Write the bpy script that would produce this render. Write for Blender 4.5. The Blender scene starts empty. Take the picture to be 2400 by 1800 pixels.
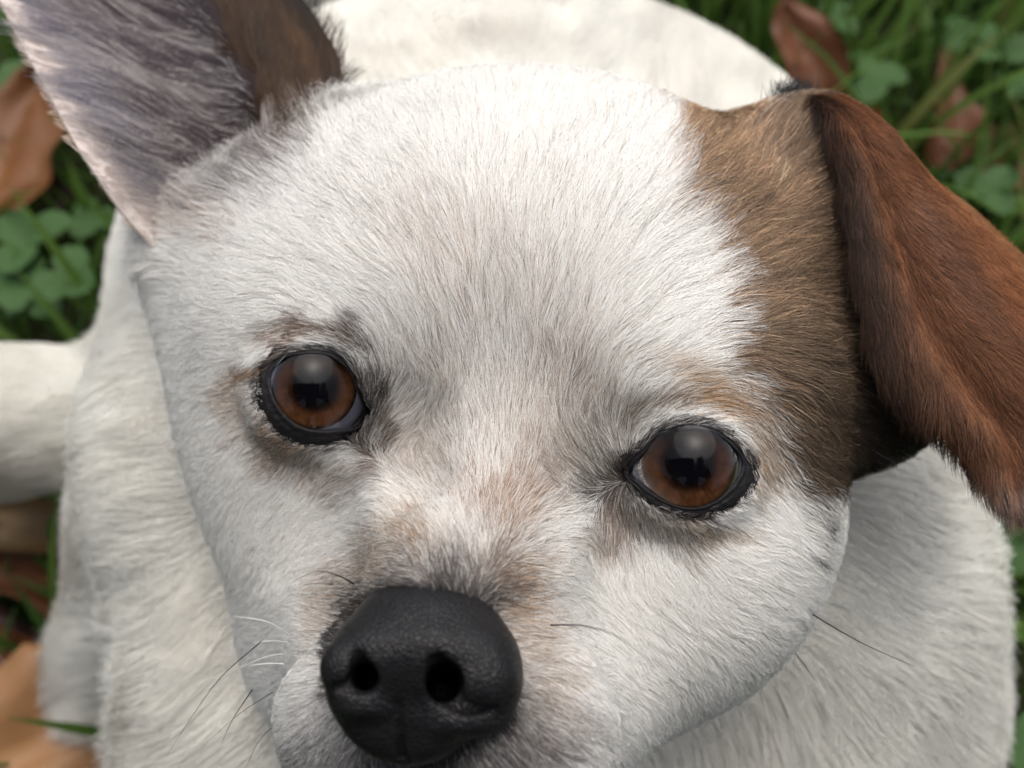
import bpy, math, random
import numpy as np
from mathutils import Vector, Matrix
from mathutils.kdtree import KDTree

QUICK = 1.0      # fur density factor
rng = np.random.default_rng(7)
random.seed(7)
S = bpy.context.scene
COL = S.collection

# ------------------------------------------------------------------ camera, sky, sun, exposure
PITCH = math.radians(60)
CAM_H = 0.32
cam_d = bpy.data.cameras.new('camera')
cam = bpy.data.objects.new('camera', cam_d)
COL.objects.link(cam)
cam.location = (0, 0, CAM_H)
cam.rotation_euler = (math.pi / 2 - PITCH, 0, 0)
cam_d.sensor_width = 36.0
cam_d.lens = 38.6
cam_d.clip_start = 0.005
cam_d.clip_end = 200.0
cam_d.dof.use_dof = True
cam_d.dof.focus_distance = 0.140
cam_d.dof.aperture_fstop = 18.0
S.camera = cam

W = bpy.data.worlds.new('World')
S.world = W
W.use_nodes = True
nt = W.node_tree
bg = nt.nodes['Background']
sky = nt.nodes.new('ShaderNodeTexSky')
sky.sky_type = 'NISHITA'
sky.sun_disc = False
sky.sun_elevation = math.radians(76)
sky.sun_rotation = math.radians(20)
sky.air_density = 1.0
sky.dust_density = 6.0
sky.ozone_density = 1.0
hs = nt.nodes.new('ShaderNodeHueSaturation')
hs.inputs['Saturation'].default_value = 0.55        # an overcast, nearly grey sky
nt.links.new(sky.outputs[0], hs.inputs['Color'])
nt.links.new(hs.outputs[0], bg.inputs['Color'])
bg.inputs['Strength'].default_value = 0.11

sun_d = bpy.data.lights.new('sun', 'SUN')
sun = bpy.data.objects.new('sun', sun_d)
COL.objects.link(sun)
sun_d.energy = 0.85
sun_d.angle = math.radians(74)
sun_d.color = (1.0, 0.99, 0.975)
_el, _az = math.radians(76), math.radians(20)
_sv = Vector((math.sin(_az) * math.cos(_el), math.cos(_az) * math.cos(_el), math.sin(_el)))
sun.rotation_euler = _sv.to_track_quat('Z', 'Y').to_euler()

S.view_settings.view_transform = 'Standard'
S.view_settings.look = 'None'
S.view_settings.gamma = 1.0
S.view_settings.use_curve_mapping = False
S.view_settings.exposure = 0.99
S.render.engine = 'CYCLES'
S.cycles.max_bounces = 10
S.cycles.diffuse_bounces = 6
S.cycles.glossy_bounces = 3
S.cycles.transparent_max_bounces = 12
S.cycles.transmission_bounces = 6
S.cycles.use_denoising = True
S.cycles.use_adaptive_sampling = False
S.cycles_curves.shape = 'RIBBONS'

# ------------------------------------------------------------------ coordinates
# the dog is modelled in centimetres in the axes X right, Y up, D forward seen from where the camera stands,
# then placed in the world in metres
FD = 2371.0
CX, CY = 1106.0, 829.5
R_ = np.array([1.0, 0, 0])
U_ = np.array([0, math.sin(PITCH), math.cos(PITCH)])
F_ = np.array([0, math.cos(PITCH), -math.sin(PITCH)])
BASIS = np.stack([R_, U_, F_])


def P(x, y, d):
    return np.array([(x - CX) / FD * d, (CY - y) / FD * d, d])


def to_world(p):
    return (np.asarray(p) @ BASIS) * 0.01 + np.array([0, 0, CAM_H])


def from_world(p):
    return ((np.asarray(p) - np.array([0, 0, CAM_H])) * 100) @ BASIS.T


def proj(p):
    return CX + FD * p[..., 0] / p[..., 2], CY - FD * p[..., 1] / p[..., 2]


def ground_at(x, y, z=0.0):
    """world point at height z (m) seen at picture position x, y"""
    d = (np.array([(x - CX) / FD, (CY - y) / FD, 1.0])) @ BASIS
    t = (z - CAM_H) / d[2]
    return np.array([0, 0, CAM_H]) + d * t


# ------------------------------------------------------------------ object helpers
def thing(name, label, cat, loc=(0, 0, 0), group=None):
    o = bpy.data.objects.new(name, None)
    o.empty_display_size = 0.02
    COL.objects.link(o)
    o.location = loc
    o['label'] = label
    o['category'] = cat
    if group:
        o['group'] = group
    return o


def attach(o, parent):
    o.parent = parent
    if parent is not None:
        m = Matrix.Identity(4)
        q = parent
        while q is not None:
            m = q.matrix_parent_inverse @ q.matrix_basis @ m
            q = q.parent
        o.matrix_parent_inverse = m.inverted()


def mesh_obj(name, verts, faces, mat, parent=None, smooth=True, colors=None):
    me = bpy.data.meshes.new(name)
    me.from_pydata([tuple(v) for v in np.asarray(verts, float)], [], [tuple(int(i) for i in f) for f in faces])
    if smooth:
        me.polygons.foreach_set('use_smooth', [True] * len(me.polygons))
    if colors is not None:
        a = me.color_attributes.new('coat', 'FLOAT_COLOR', 'POINT')
        c = np.ones((len(me.vertices), 4), np.float32)
        c[:, :3] = colors
        a.data.foreach_set('color', c.ravel())
    me.materials.append(mat)
    me.update()
    o = bpy.data.objects.new(name, me)
    COL.objects.link(o)
    if parent is not None:
        attach(o, parent)
    return o


def srgb(r, g, b):
    f = lambda c: (c / 255 / 12.92) if c / 255 <= 0.04045 else ((c / 255 + 0.055) / 1.055) ** 2.4
    return np.array([f(r), f(g), f(b)])


def new_mat(name, color=(0.5, 0.5, 0.5), rough=0.6, spec=0.3):
    m = bpy.data.materials.new(name)
    m.use_nodes = True
    b = m.node_tree.nodes['Principled BSDF']
    b.inputs['Base Color'].default_value = (*color, 1)
    b.inputs['Roughness'].default_value = rough
    b.inputs['Specular IOR Level'].default_value = spec
    return m, m.node_tree, b


# smooth numpy noise (sum of sines along random directions)
class Noise:
    def __init__(self, freq, n=14, seed=0, dim=3):
        r = np.random.default_rng(seed)
        k = r.normal(size=(n, dim))
        k /= np.linalg.norm(k, axis=1, keepdims=True)
        self.k = k * freq * r.uniform(0.6, 1.6, (n, 1))
        self.p = r.uniform(0, 6.283, n)
        self.s = math.sqrt(2.0 / n)

    def __call__(self, p):
        return np.sin(p @ self.k.T + self.p).sum(1) * self.s


def catmull(pts, n):
    """resample a polyline of control points smoothly with n points"""
    pts = np.asarray(pts, float)
    m = len(pts)
    e = np.vstack([2 * pts[0] - pts[1], pts, 2 * pts[-1] - pts[-2]])
    t = np.linspace(0, m - 1 - 1e-9, n)
    i = t.astype(int)
    u = (t - i)[:, None]
    p0, p1, p2, p3 = e[i], e[i + 1], e[i + 2], e[i + 3]
    return 0.5 * (2 * p1 + (p2 - p0) * u + (2 * p0 - 5 * p1 + 4 * p2 - p3) * u ** 2 + (3 * p1 - p0 - 3 * p2 + p3) * u ** 3)


def catmull_closed(pts, n):
    pts = np.asarray(pts, float)
    m = len(pts)
    t = np.arange(n) / n * m
    i = t.astype(int)
    u = (t - i)[:, None]
    p0, p1, p2, p3 = pts[(i - 1) % m], pts[i % m], pts[(i + 1) % m], pts[(i + 2) % m]
    return 0.5 * (2 * p1 + (p2 - p0) * u + (2 * p0 - 5 * p1 + 4 * p2 - p3) * u ** 2 + (3 * p1 - p0 - 3 * p2 + p3) * u ** 3)


def poly_sdf(x, y, poly):
    """signed distance to a polygon, negative inside"""
    poly = np.asarray(poly, float)
    d = np.full(x.shape, 1e9)
    inside = np.zeros(x.shape, bool)
    n = len(poly)
    for i in range(n):
        a, b = poly[i], poly[(i + 1) % n]
        ex, ey = b - a
        wx, wy = x - a[0], y - a[1]
        t = np.clip((wx * ex + wy * ey) / (ex * ex + ey * ey), 0, 1)
        d = np.minimum(d, (wx - ex * t) ** 2 + (wy - ey * t) ** 2)
        c = ((a[1] > y) != (b[1] > y)) & (x < (b[0] - a[0]) * (y - a[1]) / (b[1] - a[1] + 1e-12) + a[0])
        inside ^= c
    d = np.sqrt(d)
    return np.where(inside, -d, d)


def sstep(a, b, x):
    t = np.clip((x - a) / (b - a), 0, 1)
    return t * t * (3 - 2 * t)


# ------------------------------------------------------------------ implicit shapes
def ell(p, c, r, rot=None):
    q = p - c
    if rot is not None:
        q = q @ rot
    r = np.asarray(r, float)
    k0 = np.sqrt(((q / r) ** 2).sum(-1))
    k1 = np.sqrt(((q / r ** 2) ** 2).sum(-1)) + 1e-9
    return k0 * (k0 - 1) / k1


def cone(p, a, b, ra, rb, flat=None):
    ab = b - a
    t = np.clip(((p - a) @ ab) / (ab @ ab), 0, 1)
    q = p - (a + t[..., None] * ab)
    return np.sqrt((q ** 2).sum(-1)) - (ra + (rb - ra) * t)


def smin(a, b, k):
    h = np.clip(0.5 + 0.5 * (b - a) / k, 0, 1)
    return b + (a - b) * h - k * h * (1 - h)


def smax(a, b, k):
    return -smin(-a, -b, k)


def surface_nets(f, lo, h, shape, chunk=400000):
    nx, ny, nz = shape
    xs = lo[0] + h * np.arange(nx)
    ys = lo[1] + h * np.arange(ny)
    zs = lo[2] + h * np.arange(nz)
    V = np.empty(shape, np.float32)
    step = max(1, chunk // (ny * nz))
    YY, ZZ = np.meshgrid(ys, zs, indexing='ij')
    for i in range(0, nx, step):
        xx = xs[i:i + step]
        g = np.empty((len(xx), ny, nz, 3), np.float64)
        g[..., 0] = xx[:, None, None]
        g[..., 1] = YY
        g[..., 2] = ZZ
        V[i:i + step] = f(g.reshape(-1, 3)).reshape(len(xx), ny, nz)
    ins = V < 0
    cnt = np.zeros((nx - 1, ny - 1, nz - 1), np.int8)
    for dx in (0, 1):
        for dy in (0, 1):
            for dz in (0, 1):
                cnt += ins[dx:nx - 1 + dx, dy:ny - 1 + dy, dz:nz - 1 + dz]
    act = (cnt > 0) & (cnt < 8)
    idx = np.argwhere(act)
    vid = np.full(act.shape, -1, np.int64)
    vid[act] = np.arange(len(idx))
    acc = np.zeros((len(idx), 3))
    num = np.zeros(len(idx))
    I, J, K = idx.T
    for ax in range(3):
        for a in (0, 1):
            for b in (0, 1):
                o0 = [0, 0, 0]
                others = [q for q in range(3) if q != ax]
                o0[others[0]], o0[others[1]] = a, b
                o1 = list(o0)
                o1[ax] = 1
                v0 = V[I + o0[0], J + o0[1], K + o0[2]]
                v1 = V[I + o1[0], J + o1[1], K + o1[2]]
                c = (v0 < 0) != (v1 < 0)
                t = np.where(c, v0 / np.where(c, v0 - v1, 1), 0)
                pt = np.tile(np.array(o0, float), (len(idx), 1))
                pt[:, ax] = t
                acc[c] += pt[c]
                num[c] += 1
    verts = (idx + acc / num[:, None]) * h + lo
    faces = []
    for ax in range(3):
        o = [q for q in range(3) if q != ax]
        sl0 = [slice(None)] * 3
        sl1 = [slice(None)] * 3
        sl0[ax] = slice(0, -1)
        sl1[ax] = slice(1, None)
        c = ins[tuple(sl0)] != ins[tuple(sl1)]
        e = np.argwhere(c)
        ok = (e[:, o[0]] > 0) & (e[:, o[1]] > 0) & (e[:, o[0]] < shape[o[0]] - 1) & (e[:, o[1]] < shape[o[1]] - 1)
        e = e[ok]
        q = []
        for a, b in ((0, 0), (1, 0), (1, 1), (0, 1)):
            m = e.copy()
            m[:, o[0]] -= 1 - a
            m[:, o[1]] -= 1 - b
            q.append(vid[m[:, 0], m[:, 1], m[:, 2]])
        q = np.stack(q, 1)
        flip = ins[e[:, 0], e[:, 1], e[:, 2]]
        if ax == 1:
            flip = ~flip
        q[~flip] = q[~flip][:, ::-1]
        faces.append(q)
    faces = np.concatenate(faces)
    return verts, faces, V


def grad(f, p, e=0.02):
    g = np.empty_like(p)
    for a in range(3):
        d = np.zeros(3)
        d[a] = e
        g[:, a] = f(p + d) - f(p - d)
    return g / (np.linalg.norm(g, axis=1, keepdims=True) + 1e-12)


def rotm(ax, ay, az):
    return np.array(Matrix.Rotation(math.radians(az), 3, 'Z') @ Matrix.Rotation(math.radians(ay), 3, 'Y') @ Matrix.Rotation(math.radians(ax), 3, 'X'))


# ------------------------------------------------------------------ the dog's shape
K1 = 0.9217   # picture pixels of the photograph to the 2212 grid used here
EYE_R = 0.95
IRIS_R = (0.57, 0.61)
# eyes: iris centre, then eyeball centre
IRIS = [P(680, 838, 14.95), P(1487, 1000, 14.02)]
GAZE = []
EYEC = []
for ic, ir in zip(IRIS, IRIS_R):
    g = -ic / np.linalg.norm(ic)
    GAZE.append(g)
    EYEC.append(ic - g * math.sqrt(EYE_R ** 2 - ir ** 2))

EYE_OUT = [np.array([(200, 700), (280, 520), (430, 400), (620, 330), (850, 290), (1100, 310), (1300, 450), (1400, 650), (1500, 900), (1560, 1060), (1480, 1200),
                     (1350, 1370), (1050, 1400), (750, 1380), (520, 1280), (330, 1050), (240, 850)], float) / 4.74 + (550, 750),
           np.array([(480, 700), (560, 600), (700, 500), (780, 380), (950, 290), (1200, 240), (1450, 300), (1650, 430), (1800, 600), (1860, 750), (1820, 900),
                     (1720, 1050), (1520, 1180), (1300, 1240), (1050, 1220), (800, 1120), (620, 1000), (500, 850)], float) / 4.424 + (1350, 930)]
EYE_IN = [np.array([(400, 640), (460, 480), (600, 370), (800, 335), (1000, 350), (1150, 430), (1280, 580), (1360, 800), (1440, 1060), (1350, 1190), (1150, 1215),
                    (930, 1225), (700, 1160), (540, 1020), (440, 850)], float) / 4.74 + (550, 750),
          np.array([(545, 790), (640, 650), (740, 540), (820, 400), (960, 325), (1150, 300), (1400, 325), (1560, 440), (1690, 600), (1720, 720), (1665, 860), (1540, 1000),
                    (1400, 1100), (1200, 1150), (1000, 1110), (800, 1000), (650, 890)], float) / 4.424 + (1350, 930)]
LID_N = 96


def by_angle(cv, cen, n=LID_N):
    cv = catmull_closed(cv, n)
    a = np.arctan2(cv[:, 1] - cen[1], cv[:, 0] - cen[0])
    o = np.argsort(a)
    th = np.linspace(-np.pi, np.pi, n, endpoint=False)
    aw = np.concatenate([a[o] - 2 * np.pi, a[o], a[o] + 2 * np.pi])
    rr_ = np.hypot(cv[:, 0] - cen[0], cv[:, 1] - cen[1])[o]
    rr_ = np.interp(th, aw, np.tile(rr_, 3))
    return np.stack([cen[0] + np.cos(th) * rr_, cen[1] + np.sin(th) * rr_], 1)


EYE_IN = [e * K1 for e in EYE_IN]
EYE_OUT = [e * K1 for e in EYE_OUT]
LID_CEN = [e.mean(0) for e in EYE_IN]
for e in EYE_IN:        # the upper lids sit a little lower over the iris
    tp_ = np.clip((e[:, 1].mean() - 20 - e[:, 1]) / 70, 0, 1)
    e[:, 1] += 9 * tp_
LID_IN = [by_angle(e, c_) for e, c_ in zip(EYE_IN, LID_CEN)]
LID_OUT = [by_angle(e, c_) for e, c_ in zip(EYE_OUT, LID_CEN)]
LID_CUT = [a_ + (b_ - a_) * 0.72 for a_, b_ in zip(LID_IN, LID_OUT)]

NOSE_C = P(912, 1440, 11.9)


def head_raw(p):
    # the head is turned a little, its left half in the picture lies deeper
    p = np.stack([p[..., 0], p[..., 1], p[..., 2] + 0.1 * (p[..., 0] + 0.3)], -1)
    d = ell(p, P(1085, 715, 18.3), (5.3, 4.2, 4.0), rotm(-15, 4, 0))
    # brows and temples
    d = smin(d, ell(p, P(715, 690, 16.5), (1.9, 1.3, 1.3)), 0.9)
    d = smin(d, ell(p, P(1485, 820, 15.7), (1.9, 1.25, 1.3)), 0.9)
    # cheeks
    d = smin(d, ell(p, P(695, 1010, 17.6), (2.1, 2.7, 2.1), rotm(0, 0, 8)), 1.0)
    d = smin(d, cone(p, P(446, 610, 18.5), P(575, 900, 18.1), 1.15, 1.15), 1.2)
    d = smin(d, ell(p, P(1500, 1100, 16.7), (2.0, 2.2, 2.1), rotm(0, 0, -20)), 1.0)
    # root of the muzzle, bridge, muzzle
    d = smin(d, cone(p, P(1090, 1000, 16.9), P(945, 1450, 13.6), 2.15, 1.35), 0.9)
    d = smin(d, cone(p, P(1085, 960, 15.6), P(935, 1330, 12.55), 1.15, 0.75), 0.8)
    # lip pads
    d = smin(d, ell(p, P(770, 1540, 13.4), (1.0, 1.25, 1.25)), 0.55)
    d = smin(d, ell(p, P(1120, 1590, 13.2), (1.15, 1.25, 1.3)), 0.55)
    # lower jaw, running back to the right cheek
    d = smin(d, cone(p, P(1000, 1690, 14.0), P(1270, 1320, 17.0), 1.3, 2.0), 0.8)
    d = smin(d, cone(p, P(960, 1690, 14.0), P(800, 1250, 17.4), 1.2, 1.9), 0.8)
    d = smin(d, ell(p, P(730, 1390, 17.9), (1.6, 1.8, 1.7)), 0.8)
    d = smin(d, ell(p, P(1440, 1260, 16.7), (1.7, 1.8, 1.9), rotm(0, 0, -40)), 0.8)
    d = smax(d, -ell(p, P(1075, 760, 13.2), (0.35, 1.6, 0.85), rotm(0, 0, -3)), 0.9)
    # inner corners of the eyes sit in shallow hollows
    d = smax(d, -ell(p, P(885, 965, 13.95), (0.58, 0.85, 0.88)), 0.6)
    d = smax(d, -ell(p, P(1272, 1055, 13.25), (0.52, 0.8, 0.82)), 0.6)
    d = smax(d, -ell(p, P(640, 1260, 13.9), (0.75, 1.15, 0.9), rotm(0, 0, 12)), 0.8)
    # root of the two ears
    d = smin(d, cone(p, P(560, 560, 18.0), P(470, 545, 18.4), 1.4, 0.9), 0.9)
    d = smin(d, cone(p, P(1700, 460, 17.6), P(1745, 350, 17.4), 1.2, 0.8), 0.9)
    d = smin(d, ell(p, P(1680, 345, 17.5), (0.9, 0.6, 0.9)), 0.7)
    d = smin(d, ell(p, P(1815, 790, 17.7), (1.35, 1.6, 1.3), rotm(0, 0, 25)), 1.1)
    return d


def head_lids(p):
    # flesh of the lids lies over the eyeballs
    d = head_raw(p)
    for c in EYEC:
        d = smin(d, np.sqrt(((p - c) ** 2).sum(-1)) - (EYE_R + 0.085), 0.22)
    return d


def head(p):
    d = head_lids(p)
    shp = d.shape
    d, q = d.ravel(), p.reshape(-1, 3)
    for c, cut in zip(EYEC, LID_CUT):
        sel = np.nonzero((((q - c) ** 2).sum(1) < 1.75 ** 2) & (d < 0.3))[0]
        if len(sel):
            qs = q[sel]
            px, py = proj(qs)
            dc = poly_sdf(px, py, cut) * qs[:, 2] / FD
            dc = np.maximum(dc, qs[:, 2] - c[2])
            d[sel] = smax(d[sel], -dc, 0.03)
    d = d.reshape(shp)
    # bed for the nose leather
    d = smax(d, -ell(p, NOSE_C + np.array([0.02, -0.05, 0.0]), (0.9, 0.75, 0.75)), 0.15)
    return d


def bodyf(p):
    d = ell(p, P(1075, 630, 29.0), (9.8, 7.8, 7.2))
    d = smin(d, ell(p, P(930, -280, 38.5), (8.6, 8.0, 8.0)), 3)
    d = smin(d, cone(p, P(1100, 760, 20.5), P(1130, 900, 26.0), 4.3, 6.5), 2)
    d = smin(d, ell(p, P(1205, 1440, 23.4), (8.7, 8.6, 4.6)), 2)
    d = smin(d, ell(p, P(495, 1010, 23.0), (2.9, 3.9, 3.3), rotm(0, 0, 6)), 1.5)
    d = smin(d, ell(p, P(525, 1560, 20.6), (2.0, 3.7, 1.8)), 0.6)
    d = smin(d, ell(p, P(1720, 1160, 22.2), (3.1, 4.4, 3.3)), 1.5)
    d = smin(d, cone(p, P(370, 1120, 25.0), P(262, 1440, 29.5), 2.1, 1.4), 1.0)
    d = smin(d, cone(p, P(262, 1440, 29.5), P(340, 1500, 30.5), 1.4, 1.0), 0.8)
    d = smin(d, cone(p, P(1780, 1500, 25.0), P(1780, 2000, 27.5), 2.8, 1.6), 1.5)
    d = smin(d, ell(p, P(-60, 915, 28.5), (4.8, 1.9, 3.8), rotm(0, 0, 4)), 2.2)
    return d


def dogf(p):
    return smin(head(p), bodyf(p), 0.7)


def march(f, x, y, d0=9.0, d1=32.0, n=60):
    """depth at which the viewing rays through x, y first meet the surface"""
    x = np.asarray(x, float)
    y = np.asarray(y, float)
    dirs = np.stack([(x - CX) / FD, (CY - y) / FD, np.ones_like(x)], -1)
    D = np.full(x.shape, d0)
    ln = np.sqrt((dirs ** 2).sum(-1))
    for _ in range(n):
        D = np.minimum(D + np.maximum(f(dirs * D[..., None]), -0.5) / ln * 0.8, d1)
    return dirs * D[..., None]


GH = 0.155
LO = np.array([-14.0, -14.5, 10.4])
SHP = (164, 246, 236)
verts, faces, VOL = surface_nets(dogf, LO, GH, SHP)
for _ in range(2):
    v = dogf(verts)
    verts = verts - np.clip(v, -0.1, 0.1)[:, None] * grad(dogf, verts) * 0.8


def vol_sample(p):
    q = (p - LO) / GH
    q = np.clip(q, 0, np.array(SHP) - 1.001)
    i = q.astype(np.int64)
    u = q - i
    x, y, z = i.T
    ux, uy, uz = u.T
    r = 0
    for a in (0, 1):
        for b in (0, 1):
            for c in (0, 1):
                r = r + VOL[x + a, y + b, z + c] * (ux if a else 1 - ux) * (uy if b else 1 - uy) * (uz if c else 1 - uz)
    return r


def vol_grad(p, e=0.12):
    g = np.empty_like(p)
    for a in range(3):
        d = np.zeros(3)
        d[a] = e
        g[:, a] = vol_sample(p + d) - vol_sample(p - d)
    return g / (np.linalg.norm(g, axis=1, keepdims=True) + 1e-9)


DOG_BASE = ground_at(1100, 900)
dog = thing('dog', 'white dog with brown patch looking up, one ear erect and one folded', 'dog', tuple(DOG_BASE))

# ------------------------------------------------------------------ coat pattern with some painted shade (picture grid coordinates of the resting coat)
WHITE = np.array([0.875, 0.87, 0.85])
n_lo = Noise(0.012, 16, 1, 2)
n_mid = Noise(0.045, 18, 2, 2)
n_hi = Noise(0.16, 20, 3, 2)

PATCH = [(1452, 190), (1560, 195), (1680, 190), (1790, 130), (1990, 180), (2050, 330), (2080, 600), (2120, 960), (1960, 1030), (1862, 1100),
         (1800, 1125), (1730, 1085), (1690, 1010), (1684, 920), (1652, 830), (1612, 760), (1602, 680), (1600, 590), (1570, 480), (1528, 400), (1485, 320)]
NOSE_OUT = [(748, 1334), (800, 1294), (860, 1275), (930, 1272), (1000, 1285), (1060, 1320), (1105, 1385), (1129, 1465), (1118, 1520), (1075, 1565), (1020, 1585),
            (950, 1625), (870, 1635), (800, 1610), (738, 1567), (706, 1500), (702, 1430), (715, 1380)]
# x, y, rx, ry, turn, colour (sRGB), strength
BLOBS = [
    # forehead and between the eyes: thin tan and grey hair among the white
    (930, 500, 170, 120, 20, (186, 166, 150), 0.22),
    (1190, 560, 140, 160, 0, (192, 178, 166), 0.16),
    (1080, 760, 230, 170, 0, (160, 148, 140), 0.20),
    (900, 760, 120, 120, 30, (140, 122, 104), 0.22),
    (870, 690, 80, 80, 0, (122, 114, 104), 0.10),
    (1230, 800, 110, 120, 0, (156, 134, 110), 0.30),
    (1300, 880, 80, 110, 0, (120, 108, 94), 0.35),
    (1010, 920, 170, 90, 0, (176, 160, 146), 0.25),
    (1110, 1040, 110, 50, -25, (160, 124, 92), 0.55),
    (1180, 940, 70, 60, 0, (158, 134, 112), 0.35),
    (930, 1000, 90, 50, 30, (170, 150, 132), 0.35),
    (1060, 1160, 110, 70, 0, (130, 114, 100), 0.30),
    (1130, 1110, 90, 40, -30, (166, 128, 92), 0.40),
    (870, 1140, 60, 55, 0, (178, 148, 116), 0.55),
    (780, 1215, 55, 60, 0, (178, 150, 120), 0.50),
    (700, 1300, 50, 90, 15, (184, 158, 130), 0.40),
    (1150, 1290, 70, 90, 0, (182, 144, 102), 0.55),
    (1080, 1230, 70, 60, 0, (140, 112, 86), 0.50),
    (1200, 1420, 60, 120, 0, (176, 150, 122), 0.35),
    (1180, 1560, 110, 110, 0, (140, 128, 120), 0.45),
    (945, 1225, 150, 66, 0, (96, 83, 74), 0.72),
    (940, 1290, 180, 44, 0, (40, 35, 34), 0.95),
    (920, 1455, 170, 140, 0, (34, 31, 32), 0.9),
    (780, 1330, 60, 40, -50, (150, 128, 104), 0.5),
    (890, 1665, 300, 62, 0, (62, 58, 60), 0.85),
    (1130, 1610, 120, 80, 0, (100, 93, 92), 0.68),
    (680, 1600, 60, 90, 0, (150, 148, 150), 0.45),
    # left eye
    (585, 752, 85, 26, -30, (132, 104, 80), 0.8),
    (700, 722, 105, 20, 8, (104, 84, 66), 0.8),
    (790, 750, 45, 40, 45, (78, 66, 56), 0.75),
    (520, 800, 60, 25, -35, (168, 140, 112), 0.7),
    (490, 850, 45, 40, 0, (190, 172, 150), 0.5),
    (575, 950, 70, 45, 35, (166, 136, 104), 0.7),
    (640, 1010, 110, 35, 18, (150, 128, 106), 0.45),
    (828, 868, 44, 62, 0, (50, 38, 28), 0.92),
    (852, 930, 30, 44, 0, (84, 66, 48), 0.65),
    (790, 975, 26, 50, -15, (112, 84, 66), 0.85),
    (760, 1030, 80, 30, -10, (150, 136, 128), 0.5),
    # right eye
    (1480, 860, 110, 24, -8, (120, 98, 74), 0.7),
    (1590, 850, 90, 35, 18, (176, 142, 102), 0.75),
    (1560, 800, 110, 30, 14, (190, 164, 134), 0.5),
    (1650, 930, 30, 70, -20, (150, 128, 104), 0.6),
    (1655, 1010, 35, 70, 0, (170, 146, 118), 0.6),
    (1385, 900, 55, 50, 40, (110, 98, 82), 0.6),
    (1322, 1018, 40, 54, -20, (46, 38, 32), 0.85),
    (1275, 1010, 46, 64, 0, (96, 82, 66), 0.5),
    (1310, 1095, 40, 40, 0, (62, 52, 48), 0.9),
    (1400, 1160, 100, 40, 20, (122, 104, 90), 0.5),
    (1340, 1150, 50, 60, 0, (130, 112, 100), 0.65),
    (1520, 1150, 100, 24, -8, (130, 112, 96), 0.45),
    (1330, 1215, 45, 40, 0, (158, 138, 120), 0.5),
    (1540, 1160, 80, 24, -10, (172, 148, 116), 0.4),
    # jaw line
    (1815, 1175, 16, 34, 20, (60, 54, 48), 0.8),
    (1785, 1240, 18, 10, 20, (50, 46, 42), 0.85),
    (620, 215, 90, 70, -40, (110, 84, 60), 0.4),
    (560, 330, 70, 90, 30, (150, 140, 138), 0.5),
    (360, 430, 110, 60, 30, (206, 186, 172), 0.4),
    (430, 470, 60, 60, 30, (170, 160, 156), 0.25),
    (470, 330, 250, 46, -37, (122, 110, 108), 0.42),
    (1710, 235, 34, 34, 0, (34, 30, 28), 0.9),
]
BLOBS = [(a, b, c, d, math.radians(e), srgb(*f), g) for a, b, c, d, e, f, g in BLOBS]


def coat_head(x, y, r=None):
    """colour of the head's coat; r = a random number per hair, None for the skin under it"""
    p = np.stack([x, y], 1)
    wx = x + 14 * n_lo(p) + 9 * n_mid(p)
    wy = y + 14 * n_lo(p[:, ::-1]) + 9 * n_mid(p[:, ::-1] + 77)
    c = np.tile(WHITE, (len(x), 1))
    for k, (bx, by, rx, ry, an, col, st) in enumerate(BLOBS):
        dx, dy = wx - bx, wy - by
        ca, sa = math.cos(an), math.sin(an)
        q = ((dx * ca + dy * sa) / rx) ** 2 + ((-dx * sa + dy * ca) / ry) ** 2
        m = st * np.exp(-0.9 * q ** 1.2)
        sel = np.nonzero(m > 0.01)[0]
        mm = m[sel]
        if r is not None:
            u = np.modf(r[sel] * (17.31 + k * 3.77))[0]
            pick = (u < mm).astype(float)
            mm = 0.62 * pick + 0.38 * mm
        c[sel] += (col - c[sel]) * mm[:, None]
    # dark fringe round the nose leather
    dn_ = poly_sdf(wx, wy, NOSE_OUT)
    reach = 20 + 16 * sstep(1380, 1290, y) + 16 * sstep(1560, 1640, y)
    reach = reach - 13 * sstep(800, 740, x) * sstep(1480, 1400, y)
    m = 0.85 * np.exp(-(np.maximum(dn_, 0) / reach) ** 2)
    if r is not None:
        m = 0.4 * m + 0.6 * (np.modf(r * 63.7)[0] < m)
    c += (srgb(42, 37, 36) - c) * m[:, None]
    # dark fringe round the eyes
    for e in EYE_OUT:
        de = poly_sdf(x, y, e)
        m = (0.75 if r is not None else 1.0) * np.exp(-(np.maximum(de + (0 if r is not None else -8), 0) / 15) ** 2)
        if r is not None:
            m = 0.4 * m + 0.6 * (np.modf(r * 71.3)[0] < m)
        c += (srgb(46, 38, 33) - c) * m[:, None]
    # the brown patch
    d = poly_sdf(wx, wy, PATCH)
    m = sstep(45, -55, d)
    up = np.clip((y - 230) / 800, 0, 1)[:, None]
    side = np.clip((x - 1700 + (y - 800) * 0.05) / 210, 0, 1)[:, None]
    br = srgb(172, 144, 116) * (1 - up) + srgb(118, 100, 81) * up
    br = br * (1 - 0.85 * side) + srgb(34, 25, 19) * 0.85 * side  # dark fur towards the folded ear, with the deep shadow there painted in
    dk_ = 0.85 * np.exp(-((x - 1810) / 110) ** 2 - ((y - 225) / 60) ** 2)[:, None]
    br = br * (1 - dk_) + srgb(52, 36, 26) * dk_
    v = 1 + 0.10 * n_mid(p) + 0.10 * n_hi(p)
    br = br * v[:, None]
    if r is not None:
        u = np.modf(r * 91.7)[0]
        lt_ = np.modf(r * 57.9)[0] < 0.07
        br[lt_] = br[lt_] * 2.1 + 0.04
        br = br * (0.45 + 1.1 * np.modf(r * 37.3)[0] ** 1.2)[:, None]
        m = 0.75 * (u < m) + 0.25 * m
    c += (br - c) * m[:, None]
    return c


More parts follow.
